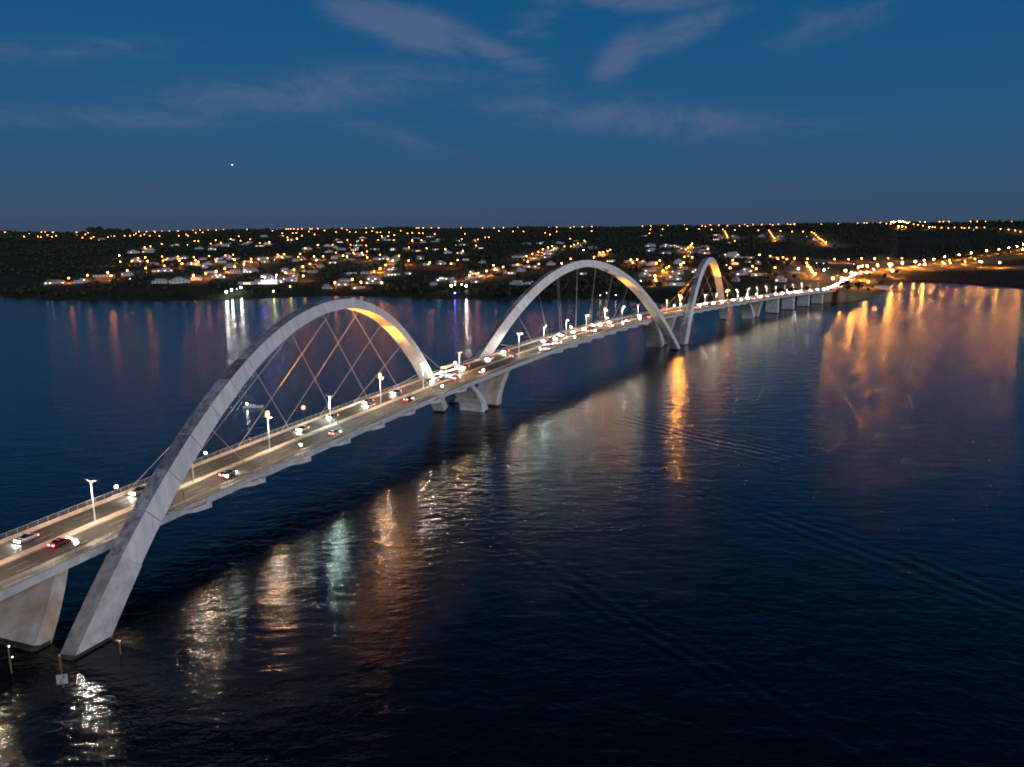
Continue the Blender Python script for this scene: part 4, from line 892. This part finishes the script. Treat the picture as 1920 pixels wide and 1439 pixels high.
# the floodlit lakeside villa, the terraced mansion and the sheds on the spit
def villa():
    x, y = -446, 1344; z0 = gz(x, y - 8) - .3; t = empty('villa', (x, y, z0), math.atan2(-x, y) - R(4))
    MB().box((0, 0, 1.9), (66, 14, 5.0)).build('wall', M['wall_white'], t)
    MB().box((14, 1, 6.0), (38, 11, 3.4)).build('upper_storey', M['wall_white'], t)
    MB().box((0, 0, 4.65), (67.5, 15.5, .5)).build('roof', M['roof_white'], t); MB().box((14, 1, 7.95), (39.5, 12.5, .5)).build('roof', M['roof_white'], t)
    for k in range(16):
        m_ = 'win_lit2' if k > 7 else ('win_lit' if k in (2, 3, 4) else 'win_dark')
        MB().box((-31 + k * 4.1, -7.06, 2.3), (2.6, .16, 2.3)).build('window', M[m_], t)
    for k in range(8): MB().box((-3 + k * 4.8, -4.56, 6.2), (2.8, .16, 1.9)).build('window', M['win_lit2' if k > 1 else 'win_dark'], t)
    for k in range(9): MB().tube((-2 + k * 4.2, -9.2, -1), (-2 + k * 4.2, -9.2, 4.4), .28, n=8).build('column', M['wall_white'], t)
    MB().box((15, -8.6, 4.55), (38, 2.2, .4)).build('canopy', M['roof_white'], t)
    tag(t, 'long white lakeside villa lit up at night above the green lawn', 'villa')
villa()
def mansion():
    x, y = 542, 1896; z0 = gz(x, y) - 1; t = empty('mansion', (x, y, z0), math.atan2(-x, y))
    for k, (cx, w_, d_, zb, h_) in enumerate(((0, 50, 18, 0, 5.5), (4, 36, 14, 5.5, 4.2), (7, 22, 10, 9.7, 4.0))):
        MB().box((cx, k * 2, zb + h_ / 2), (w_, d_, h_)).build('wall' if k == 0 else 'upper_storey', M['wall_white'], t)
        MB().box((cx, k * 2, zb + h_ + .2), (w_ + 1.4, d_ + 1.4, .4)).build('roof', M['roof_white'], t)
        for j in range(int(w_ / 6)): MB().box((cx - w_ / 2 + 3 + j * 6, k * 2 - d_ / 2 - .06, zb + h_ * .5), (3.2, .16, 2.0)).build('window', M['win_lit' if (j + k) % 5 == 1 else 'win_dark'], t)
    tag(t, 'big white terraced mansion of three storeys above the third arch', 'mansion')
    z1 = gz(x + 2, y - 34); w_ = empty('boundary_wall', (x + 2, y - 34, z1), math.atan2(-x, y))
    MB().box((0, 0, 1.6), (72, .5, 5.0)).build('wall', M['wall_cream'], w_); MB().box((0, 0, 4.2), (72.6, .9, .3)).build('coping', M['wall_cream'], w_)
    tag(w_, 'long lamplit garden wall in front of the terraced mansion', 'wall')
mansion()
def shed(x, y, w, d, h, label):
    z0 = gz(x, y) - .3; t = empty('shed', (x, y, z0), math.atan2(-x, y) + R(8))
    MB().box((0, 0, h / 2), (w, d, h)).build('wall', M['wall_white'], t); mb = MB()
    mb.add([(-w / 2 - .5, -d / 2 - .5, h), (w / 2 + .5, -d / 2 - .5, h), (w / 2 + .5, d / 2 + .5, h), (-w / 2 - .5, d / 2 + .5, h), (-w / 2 - .5, 0, h + 1.4), (w / 2 + .5, 0, h + 1.4)], [(3, 2, 1, 0), (0, 1, 5, 4), (2, 3, 4, 5), (1, 2, 5), (3, 0, 4)]); mb.build('roof', M['roof_grey'], t)
    MB().box((-w * .2, -d / 2 - .05, h * .45), (2.2, .14, h * .75)).build('door', M['wall_grey'], t)
    for k in range(2): MB().box((w * (.08 + .24 * k), -d / 2 - .05, h * .55), (1.8, .14, 1.3)).build('window', M['win_dark'], t)
    tag(t, label, 'shed')
shed(577, 1185, 19, 9, 5, 'white boathouse on the spit of land beside the bridge end')
shed(600, 1212, 8, 6, 4, 'small white hut near the tip of the spit')

# ------------------------------------------------------------------ lamps on the land
def land_lamp(h, r_, m, shaft=.12, arm=True, pool='lamp_pool'):
    mb = MB(); mb.tube((0, 0, -1), (0, 0, h - .2), shaft, shaft * .6, 5, 0)
    if arm: mb.tube((0, 0, h - .35), (.9, 0, h), .08, .06, 4, 0); mb.ball((1.0, 0, h + .2), r_, 1, 8, 5, .8); mb.add([(.6 + .8 * a_, -.4 + .8 * b_, h + .2 - r_ * .8 - .1) for a_, b_ in ((0, 0), (0, 1), (1, 1), (1, 0))], [(0, 1, 2, 3)], 2)
    else: mb.ball((0, 0, h), r_, 1, 8, 6)
    return mb.mesh('street_lamp', [M['dark_metal'], m, M[pool]])
LK = {'o': ('orange street lamp', land_lamp(9, 1.5, M['lamp_o'])), 'H': ('tall orange road lamp', land_lamp(12, 1.25, M['lamp_H'], .16, True, 'lamp_pool_H')), 'w': ('small white garden lamp', land_lamp(4, .5, M['lamp_w'], .08, False)),
      'W': ('bright white floodlight mast', land_lamp(7, .95, M['lamp_W'], .12, False)), 'b': ('blue garden lamp', land_lamp(4, .75, M['lamp_b'], .08, False)), 'B': ('tall blue villa lamp', land_lamp(9, .8, M['lamp_B'], .1, False)), 'g': ('pale green garden lamp', land_lamp(4, .5, M['lamp_g'], .08, False)),
      'y': ('yellow garden lamp', land_lamp(4, .7, M['lamp_y'], .08, False)), 't': ('bright teal lamp', land_lamp(6, .8, M['lamp_t'], .1, False)), 'h': ('warm villa lamp', land_lamp(5, .7, M['lamp_h'], .08, False))}
spots = []
for t_ in LAMP_SPOTS.split():
    a, b, k, py = t_.split(','); spots.append((float(a), float(b), 'B' if k == 'b' and -520 < float(a) < -380 and float(b) < 1500 else k, int(py)))
spots += [(1500.0, 2066.0, 'H', 470), (1590.0, 2118.0, 'H', 466), (1680.0, 2190.0, 'H', 462), (1750.0, 2262.0, 'H', 455)]
# the 295 that show largest stand as single lamps; the small far rest is one mass
order = sorted(range(len(spots)), key=lambda i: (spots[i][2] == 'o', math.hypot(spots[i][0], spots[i][1])))
single = set(order[:295])
far_v, far_f, far_m = MB(), None, None
byk = defaultdict(list)
for i, (x, y, k, py) in enumerate(spots):
    if i in single: byk[(k, band_of(py) if k == 'o' else 'all')].append((x, y, k, py))
    else:
        z = gz(x, y); far_v.tube((x, y, z - 1), (x, y, z + 8.8), .12, .08, 4, 0); far_v.ball((x, y, z + 9), 1.9, 1, 6, 4, .8)
o = far_v.build('distant_street_lamps', [M['dark_metal'], M['lamp_o']]); tag(o, 'countless far orange street lamps along the plateau edge', kind='stuff')
for (k, bn), lst in byk.items():
    lst.sort(key=lambda q: math.atan2(q[0], q[1]))
    for j, (x, y, _, py) in enumerate(lst):
        o = link('street_lamp', LK[k][1], None, (x, y, gz(x, y)), hrng.uniform(0, 6.28))
        if k == 'o': lab = '%s %s, %s from the left there' % (LK[k][0], {'skyline': 'along the skyline', 'lakeshore': 'near the lakeshore'}.get(bn, 'on the ' + bn), ordinal(j + 1))
        else: lab = '%s on the far shore, %s of its kind from the left' % (LK[k][0], ordinal(j + 1))
        tag(o, lab, 'street lamp', 'lamps on the far shore')

# queue of cars where the bridge meets the land, and cars on the highway
def road_at(d):
    P = np.array(ROADW); seg = np.hypot(np.diff(P[:, 0]), np.diff(P[:, 1])); c = np.concatenate([[0], np.cumsum(seg)])
    return [float(np.interp(d, c, P[:, k])) for k in range(3)], float(np.interp(d, c, c))
def road_dir(d):
    a, _ = road_at(max(0, d - 8)); b, _ = road_at(d + 8); return math.atan2(b[1] - a[1], b[0] - a[0])
qn = 0
for d_, o_ in [(20, -5), (48, -3), (70, -6), (95, -4), (118, -7), (140, -3.4), (165, -6), (188, -3.5), (212, -7), (236, -4.5), (262, -3.2), (268, -7), (300, -5), (330, -3.5), (352, -7), (380, -5), (410, -3.4), (440, -6.5), (475, -4), (515, -6), (560, -4), (620, -6), (700, -4), (800, -5), (930, -5), (1080, -4), (1200, -6), (1290, -4), (1340, -6)]:
    (x, y, z), _ = road_at(d_); h = road_dir(d_); qn += 1
    car(kinds[qn % 3], cols[(qn * 2) % 7], (x + o_ * math.sin(h), y - o_ * math.cos(h), z + .125), h + math.pi / 2, '%s car with headlights on the highway beyond the bridge, %s in line' % (cols[(qn * 2) % 7], ordinal(qn)), 'cars on the highway', True)
qn = 0
for d_, o_ in [(35, 4), (80, 6), (125, 4), (150, 7), (200, 4.5), (245, 6), (290, 4), (370, 6), (460, 4), (600, 5)]:
    (x, y, z), _ = road_at(d_); h = road_dir(d_); qn += 1
    car(kinds[qn % 3], cols[(qn * 3) % 7], (x + o_ * math.sin(h), y - o_ * math.cos(h), z + .125), h - math.pi / 2, '%s car leaving along the highway with red tail lights, %s in line' % (cols[(qn * 3) % 7], ordinal(qn)), 'cars on the highway', True)

# ------------------------------------------------------------------ trees
def ico():
    bm = bmesh.new(); bmesh.ops.create_icosphere(bm, subdivisions=1, radius=1.0)
    v = np.array([q.co[:] for q in bm.verts]); f = np.array([[q.index for q in fc.verts] for fc in bm.faces]); bm.free(); return v, f
IV, IF = ico()
HX = np.array([(h[0], h[1], h[2]) for h in HOUSE_SPOTS] + [(-446, 1344, 70), (542, 1896, 75), (577, 1185, 22)], float)
LX = np.array([(a, b) for a, b, k, _ in spots])
SEGS = [(a, b) for st in STREETS + [[(q[0], q[1]) for q in ROADW]] for a, b in zip(st[:-1], st[1:])]
def clear_ok(x, y, front=80, hgt=8):
    r = np.hypot(x, y); ok = np.ones(len(x), bool)
    for hx, hy, w in HX:
        hr = math.hypot(hx, hy); ux, uy = hx / hr, hy / hr
        al = (x - hx) * ux + (y - hy) * uy; la = np.abs((x - hx) * uy - (y - hy) * ux)
        ok &= ~((al > -front) & (al < w * .4 + 6) & (la < w * .42 + 4))
    for lx, ly in LX:
        hr = math.hypot(lx, ly); ux, uy = lx / hr, ly / hr
        al = (x - lx) * ux + (y - ly) * uy; la = np.abs((x - lx) * uy - (y - ly) * ux)
        ok &= ~((al > -26) & (al < 5) & (la < 6))
    for (ax_, ay_), (bx_, by_) in SEGS:
        ex, ey = bx_ - ax_, by_ - ay_; t = np.clip(((x - ax_) * ex + (y - ay_) * ey) / (ex * ex + ey * ey + 1e-9), 0, 1)
        ok &= np.hypot(x - ax_ - t * ex, y - ay_ - t * ey) > 14
    return ok
def shore_d(x, y):
    b = np.degrees(np.arctan2(x, y)); return np.hypot(x, y) - (np.interp(b, SHORE_B, SHORE_R) + 7 * np.sin(b * 3.1) + 5 * np.sin(b * 7.7 + 1)), b
N = 24000
rr = np.sqrt(RNG.uniform(1000 ** 2, 4900 ** 2, N)); bb = np.radians(RNG.uniform(-44, 44, N))
tx, ty = rr * np.sin(bb), rr * np.cos(bb)
d_, b_ = shore_d(tx, ty)
clump = np.sin(tx * .021 + 2) * np.sin(ty * .013) + np.sin(tx * .007 - ty * .009) + RNG.normal(0, .5, N)
keep = (d_ > 16) & clear_ok(tx, ty) & ((clump > -.35) | (rr > 3600))
keep &= ~((b_ > 20) & (rr < 2350) & (RNG.random(N) < .85))
keep &= ~((b_ > 19) & (rr > 2350) & (rr < 4300) & (RNG.random(N) < .55))
tx, ty = tx[keep], ty[keep]
th = RNG.uniform(5.5, 10.5, len(tx)) * np.where(np.hypot(tx, ty) > 4200, 1.0 + .9 * np.clip(np.sin(tx * .0043 + 1) * np.sin(tx * .0117) + RNG.uniform(-.2, .5, len(tx)), 0, 1), 1.0)
_bd = np.degrees(np.arctan2(tx, ty)); th = np.where((np.hypot(tx, ty) > 4100) & (_bd > -28.6) & (_bd < -26.2), th * 2.2, th)
tw = RNG.uniform(.38, .62, len(tx)) * th
tz = ground_z(tx, ty)
def blob_mass(name, sel, m, label):
    n = len(sel); k = len(IV)
    jit = 1 + RNG.uniform(-.34, .34, (n, k, 1))
    V = IV[None] * jit
    V = V * np.stack([tw[sel], tw[sel] * RNG.uniform(.8, 1.2, n), th[sel] * .5], -1)[:, None, :]
    V = V + np.stack([tx[sel], ty[sel], tz[sel] + th[sel] * .52], -1)[:, None, :]
    F = (IF[None] + (np.arange(n) * k)[:, None, None]).reshape(-1, 3)
    me = bpy.data.meshes.new(name); V = V.reshape(-1, 3)
    me.vertices.add(len(V)); me.vertices.foreach_set('co', V.ravel()); me.loops.add(F.size); me.loops.foreach_set('vertex_index', F.ravel().astype(np.int32))
    me.polygons.add(len(F)); me.polygons.foreach_set('loop_start', np.arange(0, F.size, 3, dtype=np.int32)); me.update(calc_edges=True)
    me.materials.append(m); o = link(name, me); tag(o, label, kind='stuff')
alln = np.arange(len(tx)); pick = RNG.random(len(tx)) < .6
blob_mass('woodland', alln[pick], M['leaf'], 'dark woodland between the houses on the far hillside')
blob_mass('scrub_woodland', alln[~pick], M['leaf2'], 'olive scrub woodland scattered over the far hillside')
# single trees along the shore and on the skyline knoll
def tree_variant(k):
    g = np.random.default_rng(100 + k); H = 1.0
    mb = MB(); mb.tube((0, 0, -.06), (.01, 0, .34), .035, .022, 6)
    for a in range(5):
        t = a * 1.26 + g.uniform(0, .6); mb.tube((.01, 0, .26 + .03 * a), (.22 * math.cos(t), .22 * math.sin(t), .52 + g.uniform(0, .12)), .016, .006, 5)
    tr = mb.mesh('trunk', M['bark'])
    mb = MB(); cs = [(g.normal(0, .16), g.normal(0, .16), g.uniform(.42, .82), g.uniform(.14, .24)) for _ in range(9)]
    for cx, cy, cz, cr in cs:
        for _ in range(34):
            d = g.normal(0, 1, 3); d /= np.linalg.norm(d); q = np.array((cx, cy, cz)) + d * cr * g.uniform(.6, 1.0)
            a = g.normal(0, 1, 3); a = np.cross(a, d + g.normal(0, .5, 3)); a /= np.linalg.norm(a) + 1e-9; b = np.cross(d, a); sz = g.uniform(.035, .065)
            mb.add([q - a * sz - b * sz * .6, q + a * sz - b * sz * .6, q + a * sz + b * sz * .6, q - a * sz + b * sz * .6], [(0, 1, 2, 3)])
    return tr, mb.mesh('crown', M['leaf' if k % 2 else 'leaf2'])
TV = [tree_variant(k) for k in range(6)]
cand = []
trng = random.Random(9)
for k in range(900):
    b = trng.uniform(-34, 26); rs = np.interp(b, SHORE_B, SHORE_R) + 7 * math.sin(b * 3.1) + 5 * math.sin(b * 7.7 + 1); d = trng.uniform(10, 75); r = rs + d
    cand.append((r * math.sin(R(b)), r * math.cos(R(b)), trng.uniform(7, 14)))
cx_ = np.array([c[0] for c in cand]); cy_ = np.array([c[1] for c in cand])
okc = clear_ok(cx_, cy_, 60)
trees = [c for c, k in zip(cand, okc) if k][:120] + [(-1790 - 380 + 60 * k + trng.uniform(-14, 14), 4230 + trng.uniform(-60, 60), trng.uniform(20, 30)) for k in range(0)]
trees += [(610 + k * 7.5, 1226 + k * 5, 6 + (k % 3)) for k in range(5)]
trees.sort(key=lambda q: math.atan2(q[0], q[1]))
for k, (x, y, h_) in enumerate(trees):
    t = empty('tree', (x, y, gz(x, y)), trng.uniform(0, 6.28)); a = trng.randrange(6); w_ = h_ * trng.uniform(.9, 1.25)
    tr = link('trunk', TV[a][0], t); cr = link('crown', TV[a][1], t)
    for o in (tr, cr): o.scale = (w_, w_, h_)
    tag(t, '%s tree on the far lake bank, %s from the left' % ('dark green' if a % 2 else 'olive green', ordinal(k + 1)), 'tree', 'trees along the lake bank')
